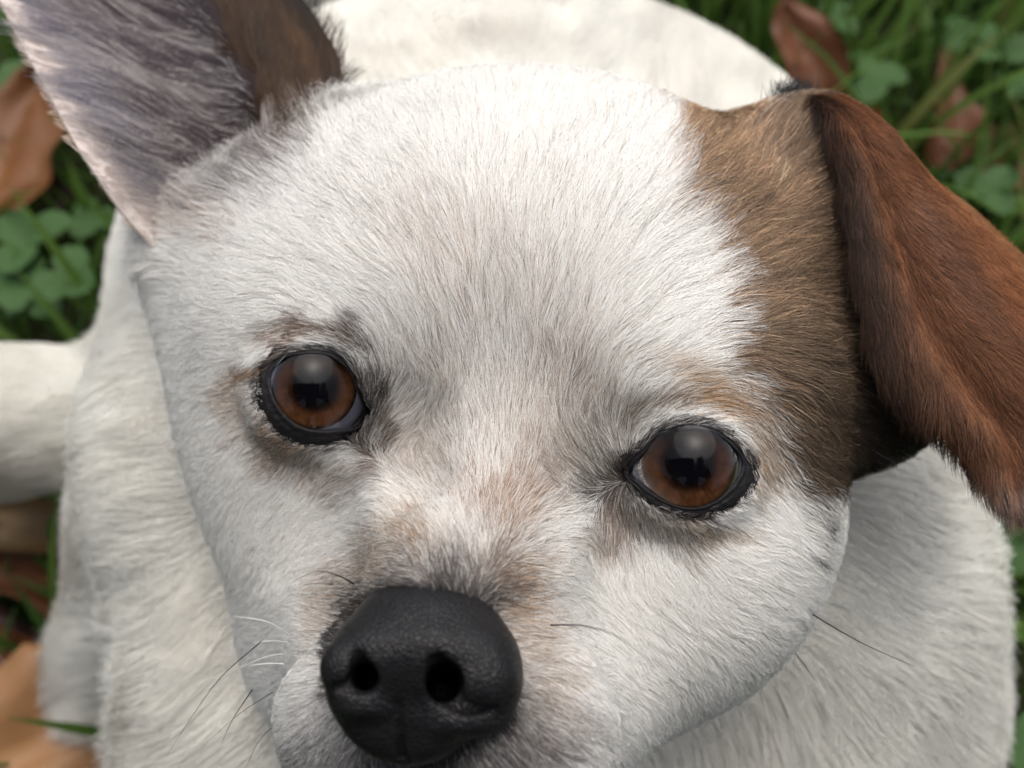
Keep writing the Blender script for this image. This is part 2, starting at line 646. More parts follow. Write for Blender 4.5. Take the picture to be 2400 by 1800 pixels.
def coat_body(x, y, r=None):
    p = np.stack([x, y], 1)
    c = np.tile(np.array([0.88, 0.865, 0.81]), (len(x), 1))
    c = c * (1 - 0.05 * np.clip(n_lo(p), -1, 1) - 0.03 * n_mid(p))[:, None]
    m = 0.20 * np.clip(n_lo(p * 0.8 + 31), 0, 1)
    for bx, by, rx, ry, st in ((1060, 110, 110, 40, 0.5), (1210, 28, 14, 10, 0.9), (850, 150, 120, 16, 0.35), (180, 1200, 50, 120, 0.6), (170, 1440, 80, 60, 0.6),  # small dirt spot on the back; brownish shade painted on the leg
                               (60, 1010, 120, 60, 0.8), (380, 920, 30, 50, 0.25)):  # shade painted on the haunch's lower half and beside the cheek
        m = np.maximum(m, st * np.exp(-((x - bx) / rx) ** 2 - ((y - by) / ry) ** 2))
    c += (srgb(150, 134, 112) - c) * m[:, None] * 0.6
    return c


# ------------------------------------------------------------------ direction and length of the coat
FLOW = np.array([
    (1080, 600, .05, -1), (1080, 300, .05, -1), (1080, 150, .05, -1), (900, 500, -.45, -.9), (900, 300, -.35, -1), (700, 400, -.8, -.6), (700, 250, -.6, -.8),
    (600, 550, -.95, -.35), (500, 480, -1, -.2), (430, 650, -1, 0), (1300, 500, .5, -.85), (1300, 300, .35, -1), (1450, 600, .85, -.5), (1500, 420, .65, -.65),
    (1600, 350, .6, -.7), (1650, 600, 1, -.25), (1750, 500, .95, -.3), (1750, 750, 1, .1), (1850, 800, .95, .2), (1700, 900, .75, .6), (1800, 1000, .8, .6),
    (1080, 800, 0, -1), (950, 800, -.25, -1), (870, 760, -.45, -.9), (835, 870, .25, -.8), (850, 940, .6, -.4), (1200, 850, .1, -1), (1300, 850, .4, -.9),
    (1400, 830, .8, -.55), (1300, 970, -.4, -.9), (1255, 1040, -.8, -.4), (1000, 1000, -.15, -1), (1100, 1000, .15, -1), (950, 1050, -.45, -.8), (1150, 1080, .6, -.6),
    (1040, 1130, 0, -1), (900, 1100, -.8, -.5), (1200, 1150, .95, -.1), (800, 1180, -.95, .1), (850, 1250, -.8, -.1), (950, 1220, -.1, -1), (1150, 1270, 1, .05),
    (1150, 1400, 1, .15), (1200, 1550, .85, .5), (1100, 1620, .5, .85), (900, 1640, 0, 1), (650, 1600, -.7, .7), (620, 1450, -1, .2), (680, 1330, -.9, 0),
    (580, 750, -.8, .55), (690, 705, -.97, -.15), (800, 730, -.8, -.6), (500, 850, -.85, .3), (580, 960, -.85, .5), (690, 1030, -.65, .75), (780, 1050, -.7, .6),
    (500, 1000, -.6, .8), (600, 1150, -.6, .8), (480, 1100, -.4, .9), (600, 1250, -.5, .85), (700, 1200, -.85, .5),
    (1390, 920, .6, -.75), (1480, 865, .95, -.25), (1580, 850, .9, .3), (1650, 920, .65, .75), (1660, 1020, .45, .9), (1400, 1160, .35, .95), (1480, 1170, .45, .9),
    (1600, 1130, .85, .5), (1300, 1170, .1, 1), (1320, 1110, -.1, 1), (1400, 1300, .6, .8), (1550, 1300, .7, .7), (1700, 1200, .8, .5), (1300, 1450, .75, .65),
    (1500, 1480, .5, .85), (1350, 1600, .5, .85), (1750, 1100, .75, .6), (420, 900, -.7, .6), (450, 1150, -.3, .95), (330, 560, -1, .1), (560, 640, -.97, .1),
    (760, 620, -.75, -.6), (1560, 740, .98, -.1), (1400, 720, .75, -.6), (1250, 680, .35, -.95), (780, 300, -.7, -.7), (560, 350, -.9, -.45)])
FLOW[:, 2:] /= np.linalg.norm(FLOW[:, 2:], axis=1, keepdims=True)


def flow_head(x, y):
    o = np.zeros((len(x), 2))
    for a in range(0, len(x), 60000):
        xx, yy = x[a:a + 60000, None], y[a:a + 60000, None]
        d2 = (xx - FLOW[:, 0]) ** 2 + (yy - FLOW[:, 1]) ** 2
        w = 1 / (d2 + 30.0 ** 2) ** 1.6
        o[a:a + 60000] = (w[..., None] * FLOW[:, 2:]).sum(1)
    return o / (np.linalg.norm(o, axis=1, keepdims=True) + 1e-30)


def len_head(x, y):
    s = np.hypot(x - 915, (y - 1440) * 1.05)
    L = np.interp(s, [200, 260, 420, 700, 1000, 1300], [0.2, 0.25, 0.36, 0.54, 0.70, 0.85])
    for ex, ey in ((680, 850), (1490, 1010)):
        e = np.hypot(x - ex, y - ey)
        L = np.minimum(L, np.interp(e, [120, 170, 260, 420], [0.26, 0.38, 0.62, 1.3]))
    return L


def flow_body(x, y):
    up = sstep(760, 560, y)
    rx, ry = x - 1180, (y - 900) * 0.7 + 120
    n = np.hypot(rx, ry) + 1
    fx, fy = rx / n, ry / n
    fx, fy = fx * (1 - up) + 0.25 * up * np.sign(rx) * np.abs(rx / n), fy * (1 - up) - up
    o = np.stack([fx, fy], 1)
    return o / (np.linalg.norm(o, axis=1, keepdims=True) + 1e-9)


def lift_flow(fl, n, p):
    """a direction in the surface whose picture follows fl"""
    v = np.stack([fl[:, 0], -fl[:, 1], np.zeros(len(fl))], 1)
    w = p / np.linalg.norm(p, axis=1, keepdims=True)
    v = v - w * (v * w).sum(1, keepdims=True)
    wn = (w * n).sum(1)
    wn = np.where(np.abs(wn) < 0.3, np.where(wn > 0, 0.3, -0.3), wn)
    t = v - w * ((v * n).sum(1) / wn)[:, None]
    t = t - n * (t * n).sum(1, keepdims=True)
    return t / (np.linalg.norm(t, axis=1, keepdims=True) + 1e-9)


# ------------------------------------------------------------------ hair
def hair_material(name, gloss=0.03):
    m = bpy.data.materials.new(name)
    m.use_nodes = True
    t = m.node_tree
    t.nodes.clear()
    out = t.nodes.new('ShaderNodeOutputMaterial')
    at = t.nodes.new('ShaderNodeAttribute')
    at.attribute_name = 'coat'
    df = t.nodes.new('ShaderNodeBsdfDiffuse')
    tr = t.nodes.new('ShaderNodeBsdfTranslucent')
    rf = t.nodes.new('ShaderNodeBsdfHair')
    rf.component = 'Reflection'
    rf.inputs['RoughnessU'].default_value = 0.35
    rf.inputs['RoughnessV'].default_value = 0.6
    rf.inputs['Color'].default_value = (1, 1, 1, 1)
    m1 = t.nodes.new('ShaderNodeMixShader')
    m1.inputs[0].default_value = 0.28
    m2 = t.nodes.new('ShaderNodeMixShader')
    m2.inputs[0].default_value = gloss
    t.links.new(at.outputs['Color'], df.inputs['Color'])
    t.links.new(at.outputs['Color'], tr.inputs['Color'])
    t.links.new(df.outputs[0], m1.inputs[1])
    t.links.new(tr.outputs[0], m1.inputs[2])
    t.links.new(m1.outputs[0], m2.inputs[1])
    t.links.new(rf.outputs[0], m2.inputs[2])
    t.links.new(m2.outputs[0], out.inputs[0])
    return m


FUR_M = hair_material('fur_hair')
EARFUR_M = hair_material('ear_hair', 0.025)


def fur_object(name, pts, rad, colors, mat, parent):
    """pts (N, K, 3) in dog centimetres, rad (N,) in centimetres"""
    N, K, _ = pts.shape
    hc = bpy.data.hair_curves.new(name)
    hc.add_curves([K] * N)
    hc.position_data.foreach_set('vector', to_world(pts.reshape(-1, 3)).astype(np.float32).ravel())
    tp = np.linspace(0, 1, K)
    taper = np.clip(1.0 - 0.82 * tp ** 1.6, 0.05, 1)
    a = hc.attributes.get('radius') or hc.attributes.new('radius', 'FLOAT', 'POINT')
    a.data.foreach_set('value', (rad[:, None] * taper * 0.01).astype(np.float32).ravel())
    c = hc.attributes.new('coat', 'FLOAT_COLOR', 'CURVE')
    cc = np.ones((N, 4), np.float32)
    cc[:, :3] = np.clip(colors, 0.004, 0.95)
    c.data.foreach_set('color', cc.ravel())
    hc.materials.append(mat)
    o = bpy.data.objects.new(name, hc)
    COL.objects.link(o)
    o['kind'] = 'stuff'
    attach(o, parent)
    return o


def sample_faces(v, f, dens):
    """random points on quads f of v, dens = hairs per cm2 for each face -> points, face index, barycentric"""
    tri = np.concatenate([f[:, [0, 1, 2]], f[:, [0, 2, 3]]])
    fi = np.concatenate([np.arange(len(f))] * 2)
    a, b, c = v[tri[:, 0]], v[tri[:, 1]], v[tri[:, 2]]
    ar = 0.5 * np.linalg.norm(np.cross(b - a, c - a), axis=1)
    ex = ar * dens[fi]
    n = np.floor(ex + rng.random(len(ex))).astype(int)
    ti = np.repeat(np.arange(len(tri)), n)
    r1, r2 = np.sqrt(rng.random(len(ti))), rng.random(len(ti))
    w = np.stack([1 - r1, r1 * (1 - r2), r1 * r2], 1)
    p = (w[:, :, None] * np.stack([a[ti], b[ti], c[ti]], 1)).sum(1)
    return p, tri[ti], w


def make_strands(root, nrm, tan, L, lift, K, clump_cell, clump_amt, jitter, follow=None, wav=0.0):
    N = len(root)
    bt = np.cross(nrm, tan)
    ang = rng.normal(0, jitter, N)
    tan = tan * np.cos(ang)[:, None] + bt * np.sin(ang)[:, None]
    lift = lift * rng.uniform(0.6, 1.4, N)
    t = np.linspace(0, 1, K)
    sl, cl = np.sin(lift), np.cos(lift)
    Hh = L[:, None] * sl[:, None] * (t - 0.45 * t ** 2)[None]
    pts = root[:, None] + tan[:, None] * (L * cl)[:, None, None] * t[None, :, None] + nrm[:, None] * Hh[..., None]
    if wav:
        ph = rng.uniform(0, 6.28, N)
        wv = np.sin(ph[:, None] + t[None] * rng.uniform(2, 7, N)[:, None]) - np.sin(ph)[:, None]
        pts += bt[:, None] * (wv * t[None] * (wav * L)[:, None])[..., None]
    if follow is not None:
        for k in range(1, K):
            d = follow[0](pts[:, k])
            g = follow[1](pts[:, k])
            want = np.maximum(Hh[:, k], 0.012)
            pts[:, k] -= g * np.clip(d - want, -0.5, 0.35)[:, None] * 0.9
    # clumps: hairs lean towards a guide hair near them
    if clump_cell is not None:
        ng = max(8, int(N * clump_cell))
        gi = rng.choice(N, ng, replace=False)
        kd = KDTree(ng)
        for a, i in enumerate(gi):
            kd.insert(root[i], a)
        kd.balance()
        near = np.fromiter((kd.find(q)[1] for q in root), int, N)
        gp = pts[gi][near]
        am = (rng.uniform(0.2, 1.0, ng) * clump_amt)[near]
        w = am[:, None] * t[None] ** 1.3
        # keep the hair's own length: pull the tip sideways more than along
        pts = pts + (gp - pts) * w[..., None]
    return pts


# ---- coat of the body
vn = grad(dogf, verts)
hx, hy = proj(verts)
v_head = head_raw(verts) < bodyf(verts) + 0.15
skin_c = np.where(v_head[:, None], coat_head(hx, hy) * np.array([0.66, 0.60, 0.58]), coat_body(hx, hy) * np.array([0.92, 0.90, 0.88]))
skin_m, nt_, b_ = new_mat('dog_skin', (0.6, 0.56, 0.53), 0.85, 0.1)
at_ = nt_.nodes.new('ShaderNodeAttribute')
at_.attribute_name = 'coat'
nt_.links.new(at_.outputs['Color'], b_.inputs['Base Color'])
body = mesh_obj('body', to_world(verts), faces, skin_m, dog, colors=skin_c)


fc = verts[faces].mean(1)
fn = vn[faces].mean(1)
fx_, fy_ = proj(fc)
f_head = v_head[faces].mean(1) > 0.5
vd = -fc / np.linalg.norm(fc, axis=1, keepdims=True)
facing = (fn * vd).sum(1)
mx = np.maximum(np.maximum(-fx_, fx_ - 2212), np.maximum(-fy_, fy_ - 1659))
near_frame = sstep(420, 120, mx)
dens = np.where(f_head, 1300.0, 430.0)
dens *= np.interp(facing, [-0.55, -0.25, 0.1], [0.0, 0.35, 1.0])
dens *= near_frame
face_d = np.hypot(fx_ - 915, fy_ - 1440)
dens = np.where(f_head, dens * np.interp(face_d, [250, 500, 900], [2.6, 1.8, 1.0]), dens)
eye_d = np.minimum(np.hypot(fx_ - 680, fy_ - 850), np.hypot(fx_ - 1490, fy_ - 1010))
dens = np.where(f_head, dens * np.interp(eye_d, [100, 300], [2.0, 1.0]), dens)
root, rt, rw = sample_faces(verts, faces, dens * QUICK)
nrm = (rw[:, :, None] * vn[rt]).sum(1)
nrm /= np.linalg.norm(nrm, axis=1, keepdims=True)
isH = ((rw * v_head[rt]).sum(1) > 0.5)
x, y = proj(root)
keep = np.ones(len(root), bool)
front = root[:, 2] < 17
for e, sh in zip(EYE_OUT, (-3, -3)):
    up_ = sstep(e[:, 1].mean() + 60, e[:, 1].mean() - 40, y)
    keep &= ~((poly_sdf(x, y, e) < -3 - 10 * up_) & front & isH)
keep &= ~((poly_sdf(x, y, NOSE_OUT) < -26) & (root[:, 2] < 14.5))
root, nrm, isH, x, y = root[keep], nrm[keep], isH[keep], x[keep], y[keep]
rnd = rng.random(len(root))
FOLLOW = (vol_sample, vol_grad)

h = isH
fl = flow_head(x[h], y[h])
pn = np.stack([x[h], y[h]], 1)
aa = 0.10 * n_lo(pn) + 0.12 * n_mid(pn) + 0.07 * n_hi(pn)
fl = np.stack([fl[:, 0] * np.cos(aa) - fl[:, 1] * np.sin(aa), fl[:, 0] * np.sin(aa) + fl[:, 1] * np.cos(aa)], 1)
L = len_head(x[h], y[h]) * rng.uniform(0.65, 1.15, h.sum())
# longer hair where the head meets the cup of the erect ear
ear_l = np.array([(318, 530), (372, 455), (470, 395), (580, 330), (690, 235), (760, 165), (775, 175), (700, 260), (590, 350), (480, 415), (385, 475), (330, 550)], float)
nb_ = np.exp(-(np.maximum(poly_sdf(x[h], y[h], ear_l), 0) / 55) ** 2) * (root[h][:, 2] > 15.2)
L = L * (1 + 0.9 * nb_ * rng.uniform(0.3, 1.3, h.sum()))
s_n = np.hypot(x[h] - 915, y[h] - 1440)
lift = np.interp(s_n, [250, 500, 900], [0.36, 0.27, 0.17]) + 0.38 * nb_
pts = make_strands(root[h], nrm[h], lift_flow(fl, nrm[h], root[h]), L, lift, 5, 0.045, 0.70, 0.12, FOLLOW, 0.05)
xt, yt = proj(pts[:, 3])
col = coat_head(xt, yt, rnd[h])
bright = col.mean(1) > 0.5
shade = np.where(bright, rng.uniform(0.90, 1.06, len(col)), rng.uniform(0.6, 1.35, len(col)))
col = col * shade[:, None]
warm = rng.random(len(col))
col *= 1 - np.outer(warm, [0.0, 0.015, 0.045])
dk = rng.random(len(col)) < np.interp(np.hypot(x[h] - 1080, y[h] - 800), [0, 350, 700], [0.04, 0.03, 0.012])
col[dk & bright] *= np.array([0.42, 0.38, 0.34])
rad = np.interp(s_n, [250, 500, 900], [0.0028, 0.0032, 0.0037]) * rng.uniform(0.8, 1.2, h.sum())
fur_object('fur', pts, rad, col, FUR_M, body)

b = ~isH
fl = flow_body(x[b], y[b])
pn = np.stack([x[b], y[b]], 1)
aa = 0.25 * n_lo(pn) + 0.10 * n_mid(pn)
fl = np.stack([fl[:, 0] * np.cos(aa) - fl[:, 1] * np.sin(aa), fl[:, 0] * np.sin(aa) + fl[:, 1] * np.cos(aa)], 1)
edge = np.clip(sstep(1900, 2100, x[b]) + sstep(420, 280, x[b]) * sstep(1250, 1400, y[b]), 0, 1) * (y[b] > 900)
L = (np.where(y[b] > 600, 1.35, 1.0) + 0.6 * edge) * rng.uniform(0.6, 1.15, b.sum())
pts = make_strands(root[b], nrm[b], lift_flow(fl, nrm[b], root[b]), L, 0.26 + 0.22 * edge, 5, 0.03, 0.36, 0.13, FOLLOW, 0.03)
col = coat_body(x[b], y[b]) * rng.uniform(0.86, 1.06, (b.sum(), 1))
fur_object('fur', pts, np.full(b.sum(), 0.0075), col, FUR_M, body)
print('HAIRS', h.sum(), b.sum())
del pts

# ------------------------------------------------------------------ eyes
def eye_iris_mat():
    m, t, b = new_mat('iris', (0.1, 0.05, 0.02), 0.6, 0.0)
    at = t.nodes.new('ShaderNodeAttribute')
    at.attribute_name = 'coat'
    nz = t.nodes.new('ShaderNodeTexNoise')
    nz.inputs['Scale'].default_value = 900
    nz.inputs['Detail'].default_value = 5
    mr = t.nodes.new('ShaderNodeMapRange')
    mr.inputs['From Min'].default_value = 0.3
    mr.inputs['From Max'].default_value = 0.7
    mr.inputs['To Min'].default_value = 0.65
    mr.inputs['To Max'].default_value = 1.3
    mx_ = t.nodes.new('ShaderNodeVectorMath')
    mx_.operation = 'SCALE'
    tc = t.nodes.new('ShaderNodeTexCoord')
    t.links.new(tc.outputs['Object'], nz.inputs['Vector'])
    t.links.new(nz.outputs['Fac'], mr.inputs['Value'])
    t.links.new(at.outputs['Color'], mx_.inputs[0])
    t.links.new(mr.outputs['Result'], mx_.inputs['Scale'])
    t.links.new(mx_.outputs['Vector'], b.inputs['Base Color'])
    return m


IRIS_M = eye_iris_mat()
SCL_M, _, _sb = new_mat('eye_white', srgb(84, 86, 98), 0.3, 0.4)
PUPIL_M, _, _ = new_mat('pupil', (0.002, 0.002, 0.003), 0.6, 0.0)
COR_M = bpy.data.materials.new('cornea')
COR_M.use_nodes = True
_t = COR_M.node_tree
_t.nodes.clear()
_o = _t.nodes.new('ShaderNodeOutputMaterial')
_tr = _t.nodes.new('ShaderNodeBsdfTransparent')
_gl = _t.nodes.new('ShaderNodeBsdfGlossy')
_gl.inputs['Roughness'].default_value = 0.04
_fr = _t.nodes.new('ShaderNodeFresnel')
_fr.inputs['IOR'].default_value = 1.29
_mx = _t.nodes.new('ShaderNodeMixShader')
_t.links.new(_fr.outputs[0], _mx.inputs[0])
_t.links.new(_tr.outputs[0], _mx.inputs[1])
_t.links.new(_gl.outputs[0], _mx.inputs[2])
_t.links.new(_mx.outputs[0], _o.inputs[0])
LID_M, _t, _b = new_mat('eyelid_skin', (0.011, 0.010, 0.011), 0.55, 0.22)
_nz = _t.nodes.new('ShaderNodeTexNoise')
_nz.inputs['Scale'].default_value = 900
_nz.inputs['Detail'].default_value = 6
_bp = _t.nodes.new('ShaderNodeBump')
_bp.inputs['Strength'].default_value = 0.7
_bp.inputs['Distance'].default_value = 0.0005
_tc = _t.nodes.new('ShaderNodeTexCoord')
_t.links.new(_tc.outputs['Object'], _nz.inputs['Vector'])
_t.links.new(_nz.outputs['Fac'], _bp.inputs['Height'])
_t.links.new(_bp.outputs[0], _b.inputs['Normal'])


def frame_of(g):
    up = np.array([0, 1.0, 0])
    r = np.cross(up, g)
    r /= np.linalg.norm(r)
    return r, np.cross(g, r)


def disc_rows(c, r_, u_, g, rows, n=72):
    """rings given as (radius, forward offset) -> verts, quads; the first ring may be a point"""
    th = np.arange(n) / n * 2 * np.pi
    ring = np.cos(th)[:, None] * r_ + np.sin(th)[:, None] * u_
    v = np.concatenate([c + g * z + ring * max(rr, 1e-4) for rr, z in rows])
    f = []
    for a in range(len(rows) - 1):
        for i in range(n):
            j = (i + 1) % n
            f.append((a * n + i, (a + 1) * n + i, (a + 1) * n + j, a * n + j))
    return v, f


for k in range(2):
    c, g, ir = EYEC[k], GAZE[k], IRIS_R[k]
    r_, u_ = frame_of(g)
    zi = math.sqrt(EYE_R ** 2 - ir ** 2)
    rows = []
    for a in np.linspace(math.asin(ir / EYE_R), math.pi - 0.01, 26):
        rows.append((EYE_R * math.sin(a), EYE_R * math.cos(a)))
    v, f = disc_rows(c, r_, u_, g, rows)
    eye = mesh_obj('eye', to_world(v), f, SCL_M, dog)
    # the iris: a shallow dish behind the cornea, dark rim, amber body, dark ring at the pupil
    rr = np.linspace(0.38, 1.0, 22)
    rows = [(ir * q, zi - 0.10 + 0.09 * q ** 2) for q in rr]
    v, f = disc_rows(c, r_, u_, g, rows, 96)
    q = np.repeat(rr, 96)
    th = np.tile(np.arange(96) / 96 * 2 * np.pi, 22)
    amber = srgb(54, 32, 18)
    deep = srgb(40, 24, 15)
    dark = srgb(8, 5, 5)
    cc = np.tile(amber, (len(q), 1))
    mid = sstep(0.78, 0.5, q)[:, None]
    cc = cc * (1 - mid) + deep * mid
    inner = sstep(0.70, 0.44, q)[:, None]
    cc = cc * (1 - inner) + dark * inner
    rim = sstep(0.85, 0.99, q)[:, None]
    cc = cc * (1 - rim) + dark * rim
    rn = np.random.default_rng(11 + k)
    fib = sum(rn.normal() * np.cos(w * th + rn.uniform(0, 6.28)) for w in range(9, 48)) / 6.2
    cc = cc * (1 + 0.16 * fib * (q > 0.4))[:, None]
    mesh_obj('iris', to_world(v), f, IRIS_M, eye, colors=np.clip(cc, 0.002, 1))
    rows = [(0, zi - 0.12), (ir * 0.2, zi - 0.12), (ir * 0.42, zi - 0.105)]
    v, f = disc_rows(c, r_, u_, g, rows, 48)
    mesh_obj('pupil', to_world(v), f, PUPIL_M, eye)
    # cornea: a bulge of smaller radius over the iris, running out over the white
    rc = 0.80
    zc = zi - math.sqrt(rc ** 2 - (ir * 1.02) ** 2) + 0.015
    rows = [(rc * math.sin(a), zc + rc * math.cos(a)) for a in np.linspace(0, math.asin(ir * 1.02 / rc), 16)]
    a0 = math.asin(ir * 1.06 / EYE_R)
    rows += [((EYE_R + 0.012) * math.sin(a), (EYE_R + 0.012) * math.cos(a)) for a in np.linspace(a0, 1.45, 14)]
    v, f = disc_rows(c, r_, u_, g, rows, 96)
    mesh_obj('cornea', to_world(v), f, COR_M, eye)
    # eyelids: a dark rolled rim hugging the eyeball, running under the coat
    n = LID_N
    ci, co, cen = LID_IN[k], LID_OUT[k], LID_CEN[k]

    def on_ball(xy, R):
        d = np.stack([(xy[:, 0] - CX) / FD, (CY - xy[:, 1]) / FD, np.ones(len(xy))], 1)
        d /= np.linalg.norm(d, axis=1, keepdims=True)
        bq = d @ c
        h2 = R ** 2 - (c @ c - bq ** 2)
        t = bq - np.sqrt(np.maximum(h2, 0.0))
        return d * t[:, None], h2 < 0.02
    rn = np.random.default_rng(31 + k)
    wr = sum(rn.normal() * np.cos(w_ * np.arange(n) / n * 2 * np.pi + rn.uniform(0, 6.28)) for w_ in range(3, 30)) / 5
    rows3 = []
    for q, hgt in ((0.0, -0.06), (0.0, 0.004), (0.05, 0.034), (0.13, 0.052), (0.24, 0.050), (0.34, 0.036), (0.46, 0.046), (0.60, 0.058), (0.75, 0.05), (0.92, 0.06), (1.08, 0.05), (1.3, -0.02)):
        xy = ci + (co - ci) * q
        pb, ms = on_ball(xy, EYE_R + hgt)
        if ms.any():
            sk = march(head_lids, xy[ms, 0], xy[ms, 1])
            pb[ms] = sk * (1 - 0.002 * hgt)
        if 0.2 < q < 1:
            pb = pb - pb / np.linalg.norm(pb, axis=1, keepdims=True) * (0.010 * wr * math.sin(q * 9))[:, None]
        rows3.append(pb)
    v = np.concatenate(rows3)
    f = []
    for a in range(len(rows3) - 1):
        for i in range(n):
            j = (i + 1) % n
            f.append((a * n + i, a * n + j, (a + 1) * n + j, (a + 1) * n + i))
    lid = mesh_obj('eyelid', to_world(v), f, LID_M, dog)
    # short hair growing over the lids from their outer edge
    lf = np.array(f)
    lc = v[lf].mean(1)
    lx, ly = proj(lc)
    ringi = np.arange(len(lf)) // n
    top = sstep(cen[1] + 10, cen[1] - 50, ly)
    dn = np.where(ringi >= 6, 3000.0 * top, 0)
    p, tri, w = sample_faces(v, lf, dn * QUICK)
    lx, ly = proj(p)
    nr = p - c
    nr /= np.linalg.norm(nr, axis=1, keepdims=True)
    fl = flow_head(lx, ly)
    rl = rng.random(len(p))
    pts = make_strands(p, nr, lift_flow(fl, nr, p), rng.uniform(0.10, 0.26, len(p)), np.full(len(p), 0.16), 5, 0.08, 0.5, 0.16, None, 0.06)
    cl = coat_head(lx, ly - 14, rl)
    cl = np.where(rng.random((len(p), 1)) < 0.55, srgb(52, 42, 34), cl * 0.8) * rng.uniform(0.6, 1.2, (len(p), 1))
    fur_object('lid_hair', pts, np.full(len(p), 0.0028), cl, FUR_M, lid)

# ------------------------------------------------------------------ nose
def nose_base(p):
    d = ell(p, P(918, 1405, 12.15), (0.96, 0.62, 0.95))
    d = smin(d, ell(p, P(802, 1462, 11.85), (0.50, 0.62, 0.62)), 0.25)
    d = smin(d, ell(p, P(1030, 1466, 11.85), (0.50, 0.58, 0.62)), 0.25)
    d = smin(d, ell(p, P(888, 1556, 11.95), (0.64, 0.46, 0.72)), 0.25)
    d = smin(d, ell(p, P(925, 1312, 12.5), (0.66, 0.34, 0.75)), 0.35)
    yc = P(0, 1420, 11.5)[1]
    return smax(d, (11.28 + 0.30 * (yc - p[..., 1]) - p[..., 2]) / 1.05, 0.22)


def on_nose(x, y, off):
    q = march(nose_base, np.array([float(x)]), np.array([float(y)]))[0]
    return q * (1 + off / q[2])


def nose_cuts():
    cuts = []
    for a_, b_, ra, rb, k in (((946, 1436, .0), (968, 1492, .06), .115, .195, .05), ((960, 1470, .0), (955, 1490, .9), .20, .16, .05),
                              ((968, 1498, .03), (1002, 1518, .05), .175, .13, .05), ((1002, 1518, .05), (1052, 1525, .03), .13, .075, .05), ((1046, 1526, .01), (1098, 1503, .0), .045, .018, .04),
                              ((772, 1420, .0), (790, 1466, .06), .075, .145, .05), ((784, 1460, .0), (800, 1470, .9), .145, .12, .05),
                              ((788, 1474, .03), (734, 1484, .01), .13, .06, .05),
                              ((860, 1520, .01), (864, 1570, .01), .030, .040, .05), ((864, 1570, .01), (868, 1640, .02), .040, .06, .05)):
        cuts.append((on_nose(*a_), on_nose(*b_), ra, rb, k))
    return cuts


NOSE_CUTS = nose_cuts()
NOSE_LOBES = [(on_nose(1035, 1470, .18), (.34, .28, .26)), (on_nose(738, 1440, .18), (.22, .24, .22)), (on_nose(1010, 1556, .16), (.40, .14, .20)), (on_nose(790, 1520, .16), (.26, .13, .2))]


def nosef(p):
    d = nose_base(p)
    for c, r in NOSE_LOBES:
        d = smin(d, ell(p, c, r), 0.14)
    for a_, b_, ra, rb, k in NOSE_CUTS:
        d = smax(d, -cone(p, a_, b_, ra, rb), k)
    return d


nv, nf, _ = surface_nets(nosef, np.array([-2.5, -4.7, 10.9]), 0.035, (84, 84, 70))
NOSE_M, _t, _b = new_mat('nose_leather', (0.010, 0.010, 0.011), 0.42, 0.25)
_tc = _t.nodes.new('ShaderNodeTexCoord')
_vo = _t.nodes.new('ShaderNodeTexVoronoi')
_vo.feature = 'DISTANCE_TO_EDGE'
_vo.inputs['Scale'].default_value = 1700
_mr = _t.nodes.new('ShaderNodeMapRange')
_mr.inputs['From Max'].default_value = 0.25
_bp = _t.nodes.new('ShaderNodeBump')
_bp.inputs['Strength'].default_value = 0.4
_bp.inputs['Distance'].default_value = 0.00022
_nz = _t.nodes.new('ShaderNodeTexNoise')
_nz.inputs['Scale'].default_value = 350
_cr = _t.nodes.new('ShaderNodeValToRGB')
_cr.color_ramp.elements[0].color = (0.0045, 0.004, 0.0045, 1)
_cr.color_ramp.elements[1].color = (0.012, 0.0115, 0.013, 1)
_t.links.new(_tc.outputs['Object'], _vo.inputs['Vector'])
_t.links.new(_tc.outputs['Object'], _nz.inputs['Vector'])
_t.links.new(_vo.outputs['Distance'], _mr.inputs['Value'])
_t.links.new(_mr.outputs['Result'], _bp.inputs['Height'])
_t.links.new(_nz.outputs['Fac'], _cr.inputs['Fac'])
_t.links.new(_cr.outputs['Color'], _b.inputs['Base Color'])
_t.links.new(_bp.outputs[0], _b.inputs['Normal'])
mesh_obj('nose', to_world(nv), nf, NOSE_M, dog)

# ------------------------------------------------------------------ ears
EAR_M, _t, _b = new_mat('ear_skin', (0.3, 0.25, 0.22), 0.7, 0.2)
_a = _t.nodes.new('ShaderNodeAttribute')
_a.attribute_name = 'coat'
_t.links.new(_a.outputs['Color'], _b.inputs['Base Color'])


